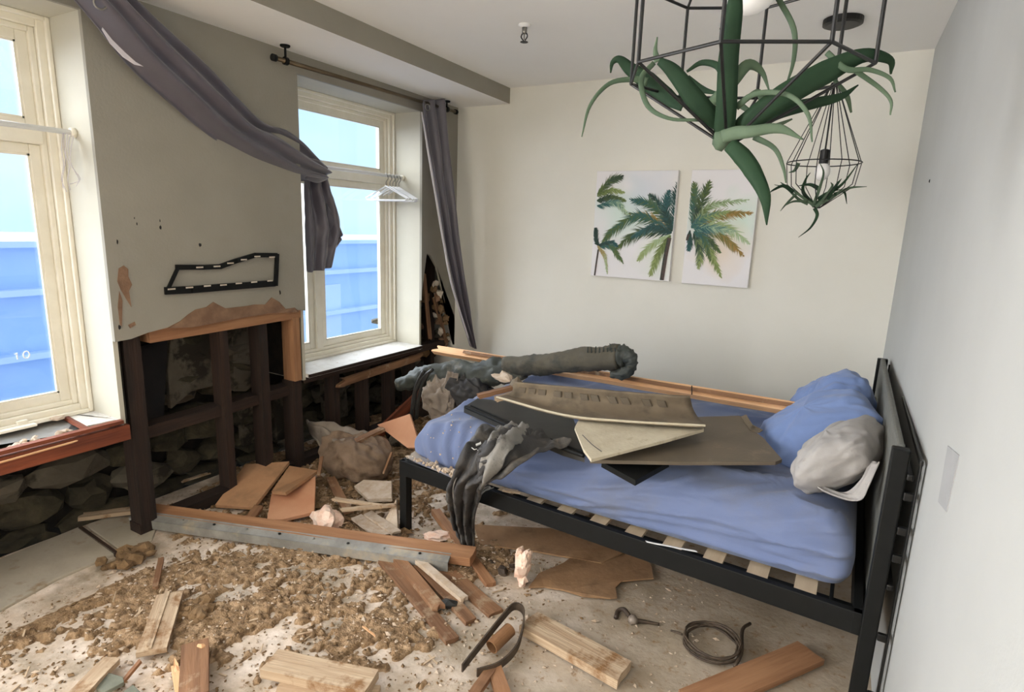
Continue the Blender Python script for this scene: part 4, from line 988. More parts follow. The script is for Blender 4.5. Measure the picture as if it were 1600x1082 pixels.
# ridged curved panel
rp = thing('ridged_panel', 'dusty curved trough-shaped panel with a row of square tabs, on top of the pile', 'panel', Wz(930, 640, .78))
back = cr_path([Wz(803, 597, .84), Wz(880, 604, .845), Wz(960, 611, .85), (Wz(1078, 620, .85))], 10)
mid = cr_path([Wz(800, 612, .79), Wz(880, 622, .79), Wz(970, 632, .79), Wz(1083, 640, .79)], 10)
mid2 = cr_path([Wz(790, 618, .76), Wz(880, 640, .755), Wz(975, 652, .76), Wz(1092, 655, .77)], 10)
front = cr_path([Wz(776, 622, .765), Wz(880, 650, .765), Wz(975, 660, .775), Wz(1102, 667, .79)], 10)
rows = [back, mid, mid2, front]; N = len(back); vs = []; cols = 18
for i in range(N):
    cpp = cr_path([r[i] for r in rows], 6)[:cols + 1]
    for p in cpp: vs.append(p + V(0, 0, .003 * noise.noise(p * 14)))
K = len(cpp)
b = MB(); b.add(vs, [(i * K + j, i * K + j + 1, (i + 1) * K + j + 1, (i + 1) * K + j) for i in range(N - 1) for j in range(K - 1)])
b.build('shell', dusty_m, rp, solid=.008, smooth=True)
for i in range(11):
    t = 2 + i * (N - 5) / 10.5; k = int(t)
    p = lerp(back[k], mid[k], .45); q = lerp(back[k], mid[k], .95); e = (back[k + 1] - back[k]).normalized() * .019; nn = (q - p).cross(e).normalized(); nn = nn if nn.y < 0 else -nn
    MB().hexa([p - e + nn * .002, p + e + nn * .002, q + e + nn * .002, q - e + nn * .002], [x + nn * .007 for x in (p - e * .8, p + e * .8, q + e * .8, q - e * .8)]).build('square_tab', brpan_m, rp)
MB().tube([p + V(0, 0, .004) for p in front], .005, 6).build('front_lip', cream_m, rp)
# black box under the panels
bx_ = [Wz(948, 724, .66), Wz(1046, 724, .66), Wz(1012, 742, .66), Wz(992, 752, .64)]
panel('black_box', [(940, 722), (1046, 722), (1022, 735), (993, 751)], [.668, .668, .66, .655], .022, black_m, 'black box corner sticking out under the brown sheet', 'box')
for q, lab in (([(640, 640), (668, 622), (700, 632), (690, 648), (655, 655)], 'pale rag bundled beyond the foot of the bed'),):
    pass
blob('rag_bundle', Wy(690, 625, 2.95), Vector((.10, 0, .02)), Vector((0, .08, 0)), Vector((-.03, 0, .10)), gcloth_m, wr=.3, ws=6, lab='pale rag bundle between the roll and the bed foot', cat='cloth')
blob('dark_bag', Wy(735, 612, 3.0), Vector((.12, 0, .02)), Vector((0, .10, 0)), Vector((-.03, 0, .09)), jack_m, wr=.25, ws=6, lab='dark crumpled bag under the left half of the roll', cat='bag')
b = MB(); vs, fs = loft(cr_path([Wy(700, 580, 2.93), Wy(694, 605, 2.92), Wy(688, 635, 2.9)], 6), cr_path([Wy(716, 585, 2.93), Wy(712, 612, 2.92), Wy(708, 640, 2.9)], 6), 8, .012, 2)
b.add(vs, fs).build('hanging_rag', gcloth_m, label='narrow pale rag hanging below the roll', cat='cloth', solid=.006, smooth=True)
# jacket hanging over the rail
random.seed(71)
jk = thing('jacket', 'charcoal zip jacket draped over the bed and hanging over its side rail', 'jacket', Wz(735, 850, 0))
J0 = [Wz(752, 668, .665), Wz(735, 690, .66), Wz(722, 715, .62), Wz(709, 742, .50), Wz(700, 765, .40), Wz(703, 790, .29), Wz(710, 820, .15), Wz(722, 850, .05)]
J1 = [Wz(895, 700, .67), Wz(856, 712, .665), Wz(806, 734, .64), Wz(765, 752, .55), Wz(754, 772, .42), Wz(745, 795, .29), Wz(742, 820, .16), Wz(743, 852, .05)]
b = MB(); vs, fs = loft(cr_path(J0, 7), cr_path(J1, 7), 48, .016, 3.4, wseed=5, rnd=.8, sag=.03, crum=.022); b.add(vs, fs)
jb = b.build('body', jack_m, jk, solid=.006, smooth=True, subsurf=1)
S0 = [Wz(800, 672, .70), Wz(772, 684, .70), Wz(758, 705, .69), Wz(752, 730, .62), Wz(750, 748, .52)]
S1 = [Wz(830, 680, .70), Wz(808, 698, .705), Wz(792, 716, .69), Wz(778, 738, .63), Wz(766, 752, .54)]
b = MB(); vs, fs = loft(cr_path(S0, 7), cr_path(S1, 7), 22, .010, 1.8, sag=.03, wseed=8, crum=.02); b.add(vs, fs).build('lit_fold', jack2_m, jk, label='lighter grey jacket fold, its lit tone put into the colour', solid=.005, smooth=True)
b = MB(); vs, fs = loft(cr_path([Wz(756, 760, .42), Wz(742, 778, .34), Wz(734, 800, .25)], 7), cr_path([Wz(772, 762, .42), Wz(758, 768, .40), Wz(744, 785, .33)], 7), 8, .006, 1.5); b.add(vs, fs).build('cuff', jack2_m, jk, solid=.004, smooth=True)
rough_tube('sleeve', [Wz(846, 688, .675), Wz(815, 684, .69), Wz(785, 690, .70), Wz(765, 712, .68), Wz(756, 742, .58)], [.03, .04, .042, .04, .03], jack_m, jk, .35)
MB().prism([Wz(741, 690, .672), Wz(750, 688, .672), Wz(752, 695, .668), Wz(744, 698, .668)], (0, 0, .004)).build('badge', white_pl, jb, label='small white oval badge')
for i, (a, b_, c_, d_) in enumerate([(737, 700, 741, 703), (741, 703, 745, 702), (746, 704, 751, 704), (752, 702, 752, 705)]): MB().tube([Wz(a, b_, .672), Wz(c_, d_, .672)], .0016, 5).build('embroidered_stroke', white_pl, jb)
MB().tube(cr_path([Wz(731, 700, .665), Wz(716, 740, .53), Wz(708, 770, .41), Wz(716, 822, .17)], 8), .003, 6).build('zip', steel, jb)
plk('foam_flake', (786, 765), (815, 768), .02, .01, wood_l, 'yellowish flake resting on the bed rail beside the jacket', 'debris', .40, .40, jag=.02)
plk('paper_strip', (1008, 846), (1090, 862), .008, .002, white_pl, 'white sliver lying along the bed slats', 'scrap', .395, .395, jag=.01)

# ------------------------------------------------------------------ curtains, rods, hangers
random.seed(81)
def rod(name, p, q, r, m_, lab, brk):
    t = thing(name, lab, 'curtain rod', (p + q) / 2)
    MB().tube([p, q], r, 12).build('rod', m_, t, smooth=True)
    for e in (p, q): MB().tube([e - (q - p).normalized() * .01, e + (q - p).normalized() * .012], r * 1.5, 12).build('end_cap', black_m, t, smooth=True)
    for c in brk:
        MB().tube([c, Vector((c.x, c.y, SOF - .008))], .006, 8).build('bracket', black_m, t)
        MB().lathe(Vector((c.x, c.y, SOF - .010)), [(.022, 0), (.026, .004), (.026, .010)], 16).build('ceiling_flange', black_m, t)
        MB().tube([c - V(0, .01, 0), c + V(0, .01, 0)], r * 1.7, 12).build('clamp', black_m, t)
    return t
r2a, r2b = Wx(428, 90, -2.70), Wx(712, 175, -2.70)
rod('curtain_rod', r2a, r2b, .012, mat('bronze_rod', (96, 82, 64), (110, 96, 76), 10, .35, metal=.8), 'thin bronze curtain rod above the far window', [lerp(r2a, r2b, .045), lerp(r2a, r2b, .93)])
r1b = Wx(222, 24, -2.70)
rod('curtain_rod', Vector((-2.70, .15, r1b.z)), r1b, .012, MATS['bronze_rod'], 'curtain rod above the near window, only its right end in view', [r1b - V(0, .10, 0), Vector((-2.70, .3, r1b.z))])
# swagged curtain
def Q(pts, x0, x1): n = len(pts) - 1; return [Wx(a, b_, lerp(x0, x1, i / n)) for i, (a, b_) in enumerate(pts)]
ct = thing('curtain', 'dark grey satin curtain swagged from the near rod across to the far window', 'curtain', Wx(480, 425, -2.85))
up_ = Q([(192, -14), (232, 22), (300, 85), (365, 150), (408, 192), (445, 205), (478, 232), (508, 262)], -2.66, -2.84)
lo_ = Q([(108, -14), (150, 38), (205, 104), (262, 158), (318, 206), (392, 255), (450, 280), (500, 284)], -2.66, -2.84)
b = MB(); vs, fs = loft(cr_path(up_, 8), cr_path(lo_, 8), 48, .022, 2.8, ph=1, nrm=V(1, 0, 0), rnd=.25, sag=.06, wseed=1); b.add(vs, fs)
b.build('swag', curt_m, ct, solid=.006, smooth=True, subsurf=1)
h0 = Q([(474, 272), (474, 320), (476, 370), (478, 426)], -2.90, -2.88); h1 = Q([(508, 264), (520, 310), (530, 352), (520, 418)], -2.88, -2.86)
b = MB(); vs, fs = loft(cr_path(h0, 8), cr_path(h1, 8), 30, .024, 2.6, nrm=V(1, -.3, 0).normalized(), rnd=.6, sag=.03, wseed=3, crum=.012); b.add(vs, fs).build('hanging_end', curt_m, ct, solid=.005, smooth=True, subsurf=1)
b = MB(); vs, fs = loft(cr_path(Q([(510, 318), (526, 345), (535, 366)], -2.86, -2.84), 6), cr_path(Q([(512, 390), (524, 388), (533, 376)], -2.86, -2.84), 6), 10, .012, 1.5, nrm=V(1, -.3, 0).normalized(), wseed=6); b.add(vs, fs).build('hem_fold', curt_m, ct, solid=.005, smooth=True)
b = MB(); vs, fs = loft(cr_path(Q([(478, 248), (498, 252), (510, 266)], -2.80, -2.83), 6), cr_path(Q([(476, 278), (494, 284), (508, 280)], -2.80, -2.83), 6), 10, .016, 1.5, nrm=V(1, -.3, 0).normalized(), wseed=6); b.add(vs, fs).build('knot_fold', curt_m, ct, solid=.02, smooth=True)
b = MB(); vs, fs = loft(Q([(160, 43), (175, 62), (195, 82), (212, 97), (224, 104)], -2.63, -2.62), Q([(159, 46), (172, 68), (192, 89), (210, 101), (224, 104)], -2.63, -2.62), 2, .0, 1); b.add(vs, fs).build('pale_lining', lining_m, ct, solid=.003)
def grommet(c, parent, ax=V(1, -.2, 0)):
    ax = ax.normalized(); a = ax.cross(V(0, 0, 1)).normalized(); u = a.cross(ax)
    MB().tube([c + (a * math.cos(t) + u * math.sin(t)) * .02 for t in np.linspace(0, 6.283, 17)[:-1]], .004, 6, closed=True).build('grommet', chrome_m, parent, smooth=True)
grommet(Wx(156, 6, -2.615), ct)
# right-hand curtain
c2 = thing('curtain', 'narrow grey satin curtain hanging at the right of the far window', 'curtain', Wx(738, 545, -2.52))
l0 = Q([(657, 156), (667, 230), (679, 300), (690, 370), (703, 440), (718, 495), (735, 541)], -2.71, -2.52)
l1 = Q([(697, 154), (704, 230), (711, 300), (719, 370), (727, 440), (736, 500), (743, 546)], -2.67, -2.52)
b = MB(); vs, fs = loft(cr_path(l0, 8), cr_path(l1, 8), 40, .022, 2.6, ph=.6, nrm=V(1, -.2, 0).normalized(), rnd=.2, wseed=11); b.add(vs, fs).build('cloth', curt_m, c2, solid=.004, smooth=True, subsurf=1)
b = MB(); vs, fs = loft(cr_path(Q([(658, 175), (668, 240), (680, 310), (692, 380), (706, 450), (735, 541)], -2.665, -2.515), 6), cr_path(Q([(660, 175), (671, 240), (683, 310), (695, 380), (709, 450), (737, 541)], -2.655, -2.51), 6), 2, 0, 1); b.add(vs, fs).build('pale_lining', lining_m, c2, solid=.004, smooth=True)
grommet(Wx(668, 168, -2.655), c2)
# white tension rods
for (y0, y1, x, z, lab, nm) in ((W1[0], W1[1], -2.912, 1.871, 'white tension rod across the near window recess', 1), (W2[0], W2[1], -2.947, 1.874, 'white tension rod across the far window recess', 2)):
    t = thing('tension_rod', lab, 'rod', (x, (y0 + y1) / 2, z))
    MB().tube([(x, y0 + .004, z), (x, y1 - .004, z)], .011, 12).build('rod', white_pl, t, smooth=True)
    for y, s_ in ((y0, 1), (y1, -1)): MB().tube([(x, y + .001 * s_, z), (x, y + .02 * s_, z)], .02, 14).build('end_cup', trim_m, t, smooth=True)
for i, (y, a) in enumerate([(3.36, .06), (3.40, -.04), (3.435, .05), (3.47, 0), (3.50, -.05)]):
    lab = ['leftmost of the white hangers bunched on the far window rod', 'second white hanger from the left on the far window rod', 'middle white hanger on the far window rod', 'second white hanger from the right on the far window rod', 'rightmost white hanger, nearest the jamb of the far window'][i]
    hg = thing('clothes_hanger', lab, 'hanger', (-2.947, y, 1.66), 'white hangers on the far window rod')
    X0 = -2.947; c = V(X0, y, 1.80)
    dr = V(math.cos(a), math.sin(a), 0)
    MB().tube(cr_path([c, c + V(0, 0, .03), c + dr * .018 + V(0, 0, .055), c + V(0, 0, .088), c - dr * .018 + V(0, 0, .072)], 5), .003, 6).build('hook', chrome_m, hg, smooth=True)
    MB().tube([c, c + dr * .185 - V(0, 0, .085), c + dr * .17 - V(0, 0, .098), c - dr * .17 - V(0, 0, .098), c - dr * .185 - V(0, 0, .085)], .006, 6, closed=True).build('frame', white_pl, hg)
sg = thing('tangled_string', 'tangled clear string hanging from the near window rod', 'string', Wx(105, 300, -2.9))
for k in range(5):
    x = 98 + 4 * k; MB().tube(cr_path([Wx(x + random.uniform(-3, 3), 208, -2.9), Wx(x + random.uniform(-8, 6), 235, -2.89), Wx(x + random.uniform(-12, 12), 258, -2.88), Wx(x + random.uniform(-12, 14), 280, -2.89), Wx(x + random.uniform(-9, 9), 300 - 3 * k, -2.9)], 6), .0016, 5).build('strand', lining_m, sg)

# ------------------------------------------------------------------ bent black frame on the wall
wf = thing('bent_frame', 'bent black metal frame fixed askew on the window wall', 'frame', Wx(345, 440, XL + .02))
def fstrip(pts, w_):
    P = [Wx(a, b_, XL + .018) for a, b_ in pts]
    for a, c in zip(P[:-1], P[1:]): 
        e = (c - a).normalized() * .004
        MB().plank(a - e, c + e, w_, .012, up=(1, 0, 0), seg=1).build('frame_strip', black_m, wf)
fstrip([(260, 455), (300, 453), (350, 449), (430, 443)], .035)
fstrip([(277, 418), (318, 418), (345, 417), (370, 408), (400, 399), (433, 399)], .024)
fstrip([(262, 456), (280, 417)], .014); fstrip([(432, 446), (434, 398)], .022)
for a, b_ in [(268, 452), (296, 449.5), (324, 447), (349, 445.5), (373, 443), (397, 441), (422, 439), (312, 418), (339, 416.5), (360, 411.5), (381, 406), (402, 401), (425, 402)]:
    c = Wx(a, b_, XL + .026); MB().box((c.x, c.y - .018, c.z - .0035), (c.x + .002, c.y + .018, c.z + .0035)).build('slot', gyp_m, wf)

# ------------------------------------------------------------------ sprinkler
sp = thing('sprinkler_head', 'small chrome sprinkler head on the ceiling', 'sprinkler', (-1.549, 2.814, 2.47))
c = V(-1.549, 2.814, 0)
MB().lathe(c + V(0, 0, 2.535), [(.03, .015), (.032, .01), (.02, 0), (.014, 0)], 20).build('escutcheon', ceil_m, sp, smooth=True)
MB().lathe(c + V(0, 0, 2.505), [(.011, 0), (.013, .01), (.013, .03)], 12).build('body', chrome_m, sp, smooth=True)
for s_ in (-1, 1): MB().tube(cr_path([c + V(s_ * .012, 0, 2.508), c + V(s_ * .018, 0, 2.492), c + V(s_ * .004, 0, 2.474)], 4), .003, 6).build('frame_arm', iron_m, sp)
MB().lathe(c + V(0, 0, 2.466), [(.02, 0), (.02, .002), (.004, .006)], 14).build('deflector', iron_m, sp)
MB().tube([c + V(0, 0, 2.478), c + V(0, 0, 2.506)], .003, 6).build('glass_bulb', chrome_m, sp)

# ------------------------------------------------------------------ palm prints on canvas
random.seed(91)
TEAL, DARK, OLIVE, LIME, OCH, PALE, TRUNK = (52, 96, 98), (46, 66, 58), (92, 108, 60), (150, 164, 104), (160, 128, 72), (176, 196, 160), (92, 74, 70)
def canvas(label, x0, x1, z0, z1, fronds, trunks, washes):
    t = thing('canvas_print', label, 'picture', ((x0 + x1) / 2, YF - .02, z0))
    MB().box((x0, YF - .034, z0), (x1, YF - .001, z1)).build('stretched_canvas', canvas_m, t, bevel=.002)
    b = MB(); col = []; yp = YF - .0346; Y3 = YF - .0355
    nx_, nz_ = 44, 56; k = 0
    for i in range(nx_ + 1):
        for j in range(nz_ + 1):
            x = x0 + .002 + (x1 - x0 - .004) * i / nx_; z = z0 + .002 + (z1 - z0 - .004) * j / nz_
            b.v.append(Vector((x, yp, z))); c = np.array(lin((236, 233, 234))[:3])
            for (wx, wy, r, wc) in washes:
                p = Wy(wx, wy, yp); d = math.hypot(x - p.x, z - p.z) / r + .35 * noise.noise(Vector((x * 9, z * 9, 1)))
                f = max(0, 1 - d) ** .8 * .75; c = c * (1 - f) + np.array(lin(wc)[:3]) * f
            col.append((*c, 1))
    for i in range(nx_):
        for j in range(nz_): a = i * (nz_ + 1) + j; b.f.append((a, a + nz_ + 1, a + nz_ + 2, a + 1))
    cl = lambda p: Vector((min(x1 - .003, max(x0 + .003, p.x)), p.y, min(z1 - .003, max(z0 + .003, p.z))))
    lay = [0]
    def tri(pts, cs):
        lay[0] += 1; y = Y3 - .0000006 * lay[0]
        k = len(b.v); q = [cl(Vector((p.x, y, p.z))) for p in pts]
        b.v += q; col.extend([(*lin(c)[:3], 1) for c in cs]); b.f.append(tuple(range(k, k + len(q))))
    def mixc(a, c, f): f = min(1, max(0, f)); return tuple(a[i] * (1 - f) + c[i] * f for i in range(3))
    for pts, ln, c1, c2_ in fronds:
        P = cr_path([Wy(a, c, Y3) for a, c in pts], 9); N = len(P)
        for i in range(1, N):
            tt = i / (N - 1); d = (P[i] - P[i - 1]).normalized(); nrm = Vector((-d.z, 0, d.x))
            tri([P[i - 1] - nrm * .002, P[i - 1] + nrm * .002, P[i] + nrm * .0015, P[i] - nrm * .0015], [mixc(c1, c2_, tt)] * 4)
            for s_ in (-1, 1):
                for rep in range(4):
                    L = 1.25 * ln * (math.sin(math.pi * min(1, tt * .85 + .15)) ** .7 * .9 + .12) * random.uniform(.55, 1.1)
                    dd_ = (d * random.uniform(.8, 1.2) + nrm * s_ * random.uniform(.35, .8) + Vector((0, 0, -.35))).normalized()
                    base = lerp(P[i - 1], P[i], random.random()); w_ = random.uniform(.0025, .0055)
                    cc_ = mixc(c1, c2_, tt + random.uniform(-.4, .4)); cc2 = mixc(cc_, (236, 233, 230), random.uniform(.05, .45))
                    sdn = Vector((-dd_.z, 0, dd_.x)); tri([base - sdn * w_, base + dd_ * L * .5 - sdn * w_ * .7, base + dd_ * L, base + dd_ * L * .5 + sdn * w_ * .7, base + sdn * w_], [cc_, cc_, cc2, cc_, cc_])
    for pts, w_ in trunks:
        P = cr_path([Wy(a, c, Y3) for a, c in pts], 5)
        for i in range(1, len(P)):
            tri([P[i - 1] - V(w_, 0, 0), P[i - 1] + V(w_, 0, 0), P[i] + V(w_, 0, 0), P[i] - V(w_, 0, 0)], [mixc(TRUNK, DARK, random.random() * .7), TRUNK, TRUNK, DARK])
    b.build('palm_painting', print_m, t, vcol=col)
yc = YF - .035
cL = (Wy(931, 300, yc).x, Wy(1053, 350, yc).x, 1.219, 1.944)
cR = (Wy(1073, 355, yc).x, Wy(1179, 355, yc).x, 1.215, 1.944)
canvas('canvas print of green palms, left of the pair on the far wall', *cL,
    [([(1050, 362), (1032, 322), (1014, 303)], .05, TEAL, DARK), ([(1050, 362), (1020, 322), (984, 311)], .07, OLIVE, TEAL), ([(1050, 362), (1015, 338), (976, 334)], .05, OCH, OLIVE),
     ([(1050, 362), (1000, 338), (962, 356), (938, 384)], .08, TEAL, OLIVE), ([(1050, 364), (1000, 362), (960, 390)], .08, DARK, OLIVE), ([(1048, 366), (1015, 385), (996, 408)], .06, PALE, LIME),
     ([(1048, 368), (1030, 395), (1015, 432)], .07, OLIVE, LIME), ([(1052, 360), (1056, 320), (1060, 284)], .06, TEAL, DARK), ([(1050, 362), (1040, 330), (1046, 296)], .06, DARK, TEAL), ([(1050, 364), (1020, 355), (985, 372)], .06, DARK, TEAL),
     ([(933, 304), (955, 282), (974, 275)], .05, OLIVE, DARK), ([(933, 306), (955, 297), (976, 301)], .04, OLIVE, LIME), ([(933, 314), (955, 308), (978, 314)], .05, DARK, OLIVE), ([(933, 322), (962, 316), (982, 336)], .05, TEAL, PALE),
     ([(934, 384), (931, 368), (931, 356)], .03, DARK, DARK), ([(934, 384), (955, 385), (974, 412)], .05, TEAL, OLIVE), ([(934, 384), (955, 378), (966, 386)], .03, DARK, TEAL), ([(934, 384), (945, 400), (949, 428)], .03, OCH, PALE)],
    [([(1046, 372), (1040, 400), (1034, 438)], .014), ([(935, 390), (932, 410), (929, 432)], .006)],
    [(975, 335, .25, (200, 226, 212)), (1010, 300, .2, (214, 222, 232)), (1030, 400, .18, (222, 232, 214))])
canvas('canvas print of a green palm crown, right of the pair on the far wall', *cR,
    [([(1084, 356), (1086, 318), (1084, 284)], .06, TEAL, OLIVE), ([(1086, 354), (1096, 316), (1109, 282)], .06, DARK, OLIVE), ([(1086, 354), (1110, 322), (1171, 312)], .05, OLIVE, PALE), ([(1086, 356), (1120, 336), (1177, 333)], .07, OLIVE, OCH),
     ([(1086, 358), (1130, 352), (1172, 382)], .07, LIME, PALE), ([(1086, 360), (1125, 366), (1162, 400)], .07, OLIVE, OCH), ([(1086, 360), (1108, 374), (1126, 396)], .05, DARK, OLIVE), ([(1086, 362), (1108, 390), (1127, 434)], .06, OLIVE, LIME),
     ([(1084, 364), (1094, 390), (1091, 420)], .06, DARK, LIME), ([(1078, 360), (1078, 378), (1076, 392)], .04, DARK, TEAL), ([(1080, 356), (1100, 340), (1140, 330)], .05, TEAL, LIME), ([(1084, 358), (1110, 356), (1150, 362)], .06, TEAL, PALE), ([(1084, 362), (1100, 372), (1110, 408)], .05, TEAL, OLIVE)],
    [([(1076, 366), (1073, 376)], .008)],
    [(1160, 345, .2, (206, 230, 212)), (1130, 390, .2, (236, 216, 192)), (1090, 340, .16, (206, 222, 206))])

# ------------------------------------------------------------------ hanging wire lamps with air plants
def ribbon(name, pts, ws, m_, parent, twist=0.0, fold=.14):
    ws = [w * .78 for w in ws]
    """pts = (px, py, depth) ; ws = width profile in metres"""
    P = cr_path([Wy(a, b_, d) for a, b_, d in pts], 6); N = len(P); vs = []
    for i, p in enumerate(P):
        t = (P[min(i + 1, N - 1)] - P[max(i - 1, 0)]).normalized()
        view = (p - V(0, 0, H)).normalized(); s_ = t.cross(view).normalized(); n_ = s_.cross(t)
        q = i / (N - 1) * (len(ws) - 1); w_ = lerp(ws[int(q)], ws[min(int(q) + 1, len(ws) - 1)], q - int(q))
        s2 = (s_ * math.cos(twist * i / N) + n_ * math.sin(twist * i / N)); n2 = s2.cross(t)
        for k in (-1, -.5, 0, .5, 1): vs.append(p + s2 * (k * w_ / 2) + n2 * (fold * w_ * abs(k) ** 1.5))
    b = MB(); b.add(vs, [(i * 5 + j, i * 5 + j + 1, (i + 1) * 5 + j + 1, (i + 1) * 5 + j) for i in range(N - 1) for j in range(4)])
    return b.build(name, m_, parent, solid=.0025, smooth=True)
ap = Wy(1136, 229, 1.27)
C0 = Wy(1160, 108, 1.27); cx, cy = C0.x, 1.27
zl, zu, RL = 1.853, 2.04, .222
lamp = thing('wire_pendant_lamp', 'big black wire cage lamp near the viewer, hanging over the bed', 'lamp', (cx, cy, ap.z))
ring = lambda z, r=RL: [V(cx + r * math.cos(k * math.pi / 4), cy + r * math.sin(k * math.pi / 4), z) for k in range(8)]
lo8, up8 = ring(zl), ring(zu)
MB().tube(lo8, .0032, 8, closed=True).build('lower_ring', iron_m, lamp); MB().tube(up8, .0032, 8, closed=True).build('upper_ring', iron_m, lamp)
top = V(cx, cy, 2.36)
for a, c in zip(lo8, up8):
    MB().tube([a, c], .0036, 8).build('cage_upright', iron_m, lamp); MB().tube([a, ap + (a - ap).normalized() * .004], .003, 8).build('cage_rib', iron_m, lamp); MB().tube([c, top], .003, 8).build('cage_rib', iron_m, lamp)
MB().tube([top, V(cx, cy, ZC - .02)], .003, 8).build('cord', iron_m, lamp); MB().lathe(V(cx, cy, ZC - .025), [(.05, 0), (.06, .008), (.06, .025)], 24).build('ceiling_rose', iron_m, lamp)
MB().tube([V(cx, cy, 2.36), V(cx, cy, 2.14)], .004, 8).build('inner_cord', iron_m, lamp); sk = MB().lathe(V(cx, cy, 2.06), [(.018, 0), (.02, .01), (.02, .07), (.012, .08)], 16).build('bulb_socket', iron_m, lamp)
bc = Wy(1176, 2, 1.27); b = MB(); b.rock(V(cx, cy, 2.01), .052, 3, 0); b.build('bulb', bulb_m, sk, smooth=True)
pl = thing('air_plant', 'large air plant with long curling leaves resting in the near wire lamp', 'plant', ap)
D = 1.27
LV_ = [
 ([(1130, 218, D - .02), (1135, 165, D - .05), (1138, 95, D - .08), (1147, 20, D - .12), (1150, -25, D - .14)], [.05, .048, .045, .036, .02], 0),
 ([(1132, 200, D), (1108, 178, D - .03), (1082, 150, D - .05), (1052, 112, D - .06), (1030, 95, D - .06)], [.035, .045, .045, .035, .018], 0),
 ([(1028, 96, D - .06), (1024, 80, D - .06), (1027, 58, D - .06)], [.018, .010, .002], 1),
 ([(1066, 168, D + .05), (1040, 150, D + .08), (1011, 126, D + .08), (985, 108, D + .08), (968, 93, D + .07), (957, 98, D + .07), (954, 114, D + .07)], [.02, .045, .05, .035, .02, .012, .003], 0),
 ([(1012, 128, D + .06), (990, 124, D + .05), (952, 131, D + .03), (922, 165, D), (909, 214, D - .02)], [.022, .014, .011, .009, .002], 0),
 ([(1150, 205, D), (1165, 192, D - .02), (1225, 150, D - .04), (1292, 112, D - .02), (1349, 87, D), (1390, 94, D + .02), (1392, 116, D + .03)], [.03, .045, .055, .052, .03, .016, .003], 0),
 ([(1175, 198, D + .05), (1210, 178, D + .06), (1255, 165, D + .08), (1311, 152, D + .09), (1341, 133, D + .1)], [.03, .034, .03, .018, .002], 0),
 ([(1127, 214, D - .08), (1150, 208, D - .09), (1172, 206, D - .1), (1217, 201, D - .1), (1255, 218, D - .1)], [.028, .03, .026, .02, .002], 0),
 ([(1139, 225, D - .03), (1158, 243, D - .04), (1175, 266, D - .05), (1195, 307, D - .06), (1198, 352, D - .06)], [.034, .042, .040, .026, .002], 0),
 ([(1178, 214, D), (1210, 232, D - .02), (1224, 262, D - .03), (1228, 286, D - .03)], [.014, .010, .007, .002], 0),
 ([(1112, 160, D - .05), (1142, 131, D - .06), (1168, 102, D - .05), (1190, 112, D - .03), (1202, 142, D - .02)], [.022, .028, .026, .012, .002], 0),
 ([(1073, 112, D + .1), (1097, 98, D + .1), (1124, 106, D + .08), (1130, 140, D + .05)], [.006, .014, .018, .018], 0),
 ([(1150, 168, D - .03), (1180, 147, D - .05), (1230, 148, D - .08), (1262, 178, D - .1), (1269, 222, D - .1)], [.016, .012, .010, .008, .002], 0),
 ([(1214, -6, D + .05), (1240, 45, D + .04), (1240, 94, D + .04), (1227, 138, D + .05)], [.012, .012, .009, .002], 0),
 ([(1022, 98, D), (1002, 124, D - .02), (1012, 165, D - .04), (1045, 185, D - .05), (1092, 188, D - .04)], [.012, .014, .012, .008, .006], 1),
 ([(1292, 82, D), (1322, 108, D - .02), (1358, 109, D - .02), (1390, 122, D - .01), (1399, 144, D)], [.012, .012, .009, .007, .002], 0),
 ([(1336, 110, D - .02), (1375, 138, D), (1392, 158, D), (1391, 180, D)], [.010, .008, .006, .002], 0),
 ([(1160, 160, D + .03), (1185, 144, D + .03), (1192, 172, D + .02), (1188, 162, D)], [.012, .014, .012, .003], 0),
 ([(1158, 165, D + .06), (1172, 176, D + .06), (1178, 192, D + .05)], [.014, .010, .002], 0),
 ([(1072, 124, D + .06), (1098, 140, D + .05), (1122, 146, D + .03)], [.024, .016, .004], 0),
 ([(1125, 45, D - .08), (1135, 44, D - .09), (1140, 38, D - .09)], [.002, .008, .006], 0),
 ([(1298, 118, D + .12), (1322, 148, D + .13), (1330, 176, D + .13)], [.006, .012, .004], 0),
 ([(1195, 205, D + .08), (1215, 196, D + .1), (1238, 186, D + .1)], [.016, .012, .003], 0)]
for i, (p, ws, f) in enumerate(LV_): ribbon('leaf', p, ws, leaf_m if i in (0, 1, 3, 5, 6, 8, 11, 19) else leaf2_m, pl)
MB().rock(Wy(1130, 212, D - .01), (.022, .022, .028), 2, .2).build('leaf_base', leaf2_m, pl, smooth=True)
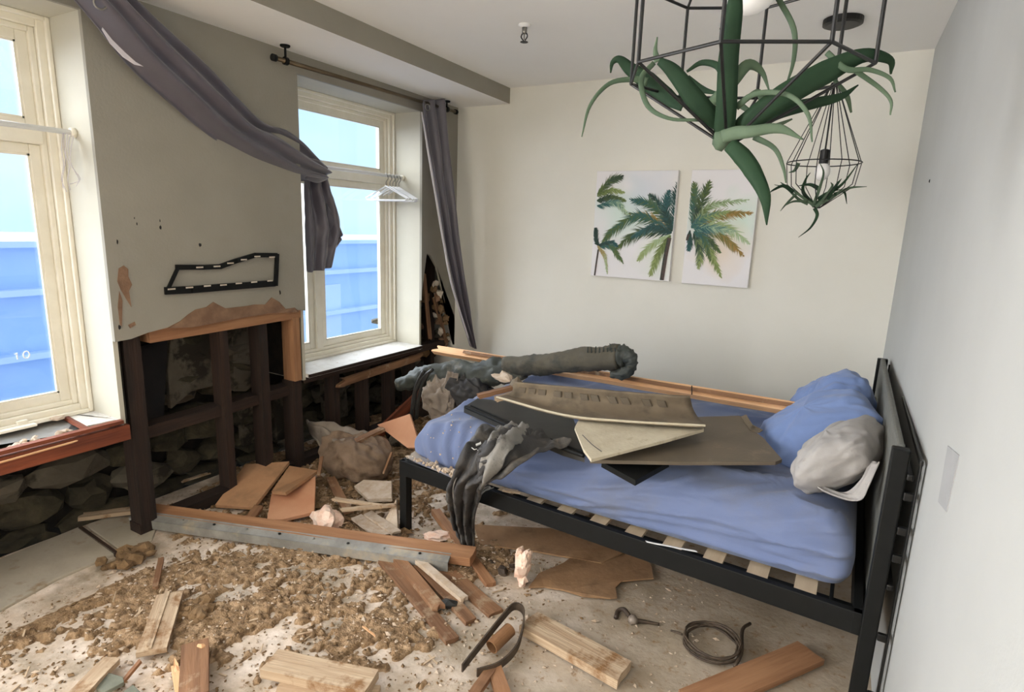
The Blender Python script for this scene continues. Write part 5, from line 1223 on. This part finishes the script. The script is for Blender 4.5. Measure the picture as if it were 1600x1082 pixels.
# far lamp
x2, y2 = -.138, 3.33
l2 = thing('wire_pendant_lamp', 'smaller black wire lamp hanging further back, in the far right corner', 'lamp', (x2, y2, 1.685))
MB().lathe(V(x2, y2, ZC - .03), [(.07, 0), (.085, .006), (.085, .030)], 28).build('ceiling_rose', iron_m, l2, smooth=False)
MB().tube([V(x2, y2, ZC - .03), V(x2, y2, 1.965)], .004, 8).build('cord', iron_m, l2)
sk = MB().lathe(V(x2, y2, 1.90), [(.02, 0), (.022, .005), (.022, .065), (.01, .07)], 16).build('bulb_socket', iron_m, l2, smooth=False)
b = MB(); b.rock(V(x2, y2, 1.865), (.035, .035, .045), 3, 0); b.build('bulb', bulb_m, sk, smooth=True)
ringp = lambda z, r, n=24: [V(x2 + r * math.cos(2 * math.pi * k / n), y2 + r * math.sin(2 * math.pi * k / n), z) for k in range(n)]
MB().tube(ringp(1.905, .165), .003, 6, closed=True).build('wide_ring', iron_m, l2, smooth=True); MB().tube(ringp(2.27, .012), .003, 6, closed=True).build('top_collar', iron_m, l2)
for k in range(10):
    g = 2 * math.pi * (k + .3) / 10; e = V(math.cos(g), math.sin(g), 0); c = V(x2, y2, 0)
    MB().tube([c + e * .012 + V(0, 0, 2.27), c + e * .165 + V(0, 0, 1.905), c + e * .15 + V(0, 0, 1.80), c + e * .01 + V(0, 0, 1.69)], .0022, 6).build('cage_wire', iron_m, l2)
pl2 = thing('air_plant', 'small wispy air plant sitting in the far wire lamp', 'plant', (x2, y2, 1.70))
cr3 = lambda X, Y: (850 + X / 2.667, Y / 2.667)
sp_ = [[(1128, 860), (1060, 810), (1000, 770), (985, 760)], [(1128, 860), (1080, 800), (1090, 750), (1110, 720)], [(1125, 850), (1150, 780), (1165, 720), (1150, 680)], [(1130, 855), (1200, 800), (1250, 760), (1310, 680)],
       [(1130, 860), (1200, 820), (1270, 785), (1345, 778)], [(1040, 800), (1000, 775), (960, 790), (938, 805)], [(1050, 810), (1010, 850), (985, 880)], [(1128, 868), (1138, 900), (1110, 950), (1060, 990)],
       [(1160, 840), (1200, 780), (1195, 760)], [(1210, 810), (1250, 800), (1262, 850)], [(1100, 840), (1040, 840), (1000, 860)], [(1150, 790), (1110, 770), (1060, 775)], [(1060, 680), (1045, 710), (1020, 720)], [(1180, 830), (1220, 770), (1240, 745)],
       [(1100, 850), (1060, 830), (1010, 785), (960, 770)], [(1140, 830), (1190, 800), (1240, 790)]]
for i, q in enumerate(sp_):
    n_ = len(q); w0 = random.uniform(.016, .028)
    ribbon('leaf', [(*cr3(a, b_), y2 - .05 + .1 * math.sin(i * 2.3) * (j / n_)) for j, (a, b_) in enumerate(q)], [w0, w0 * .8, w0 * .5, .002], leaf_m if i % 2 else leaf2_m, pl2)
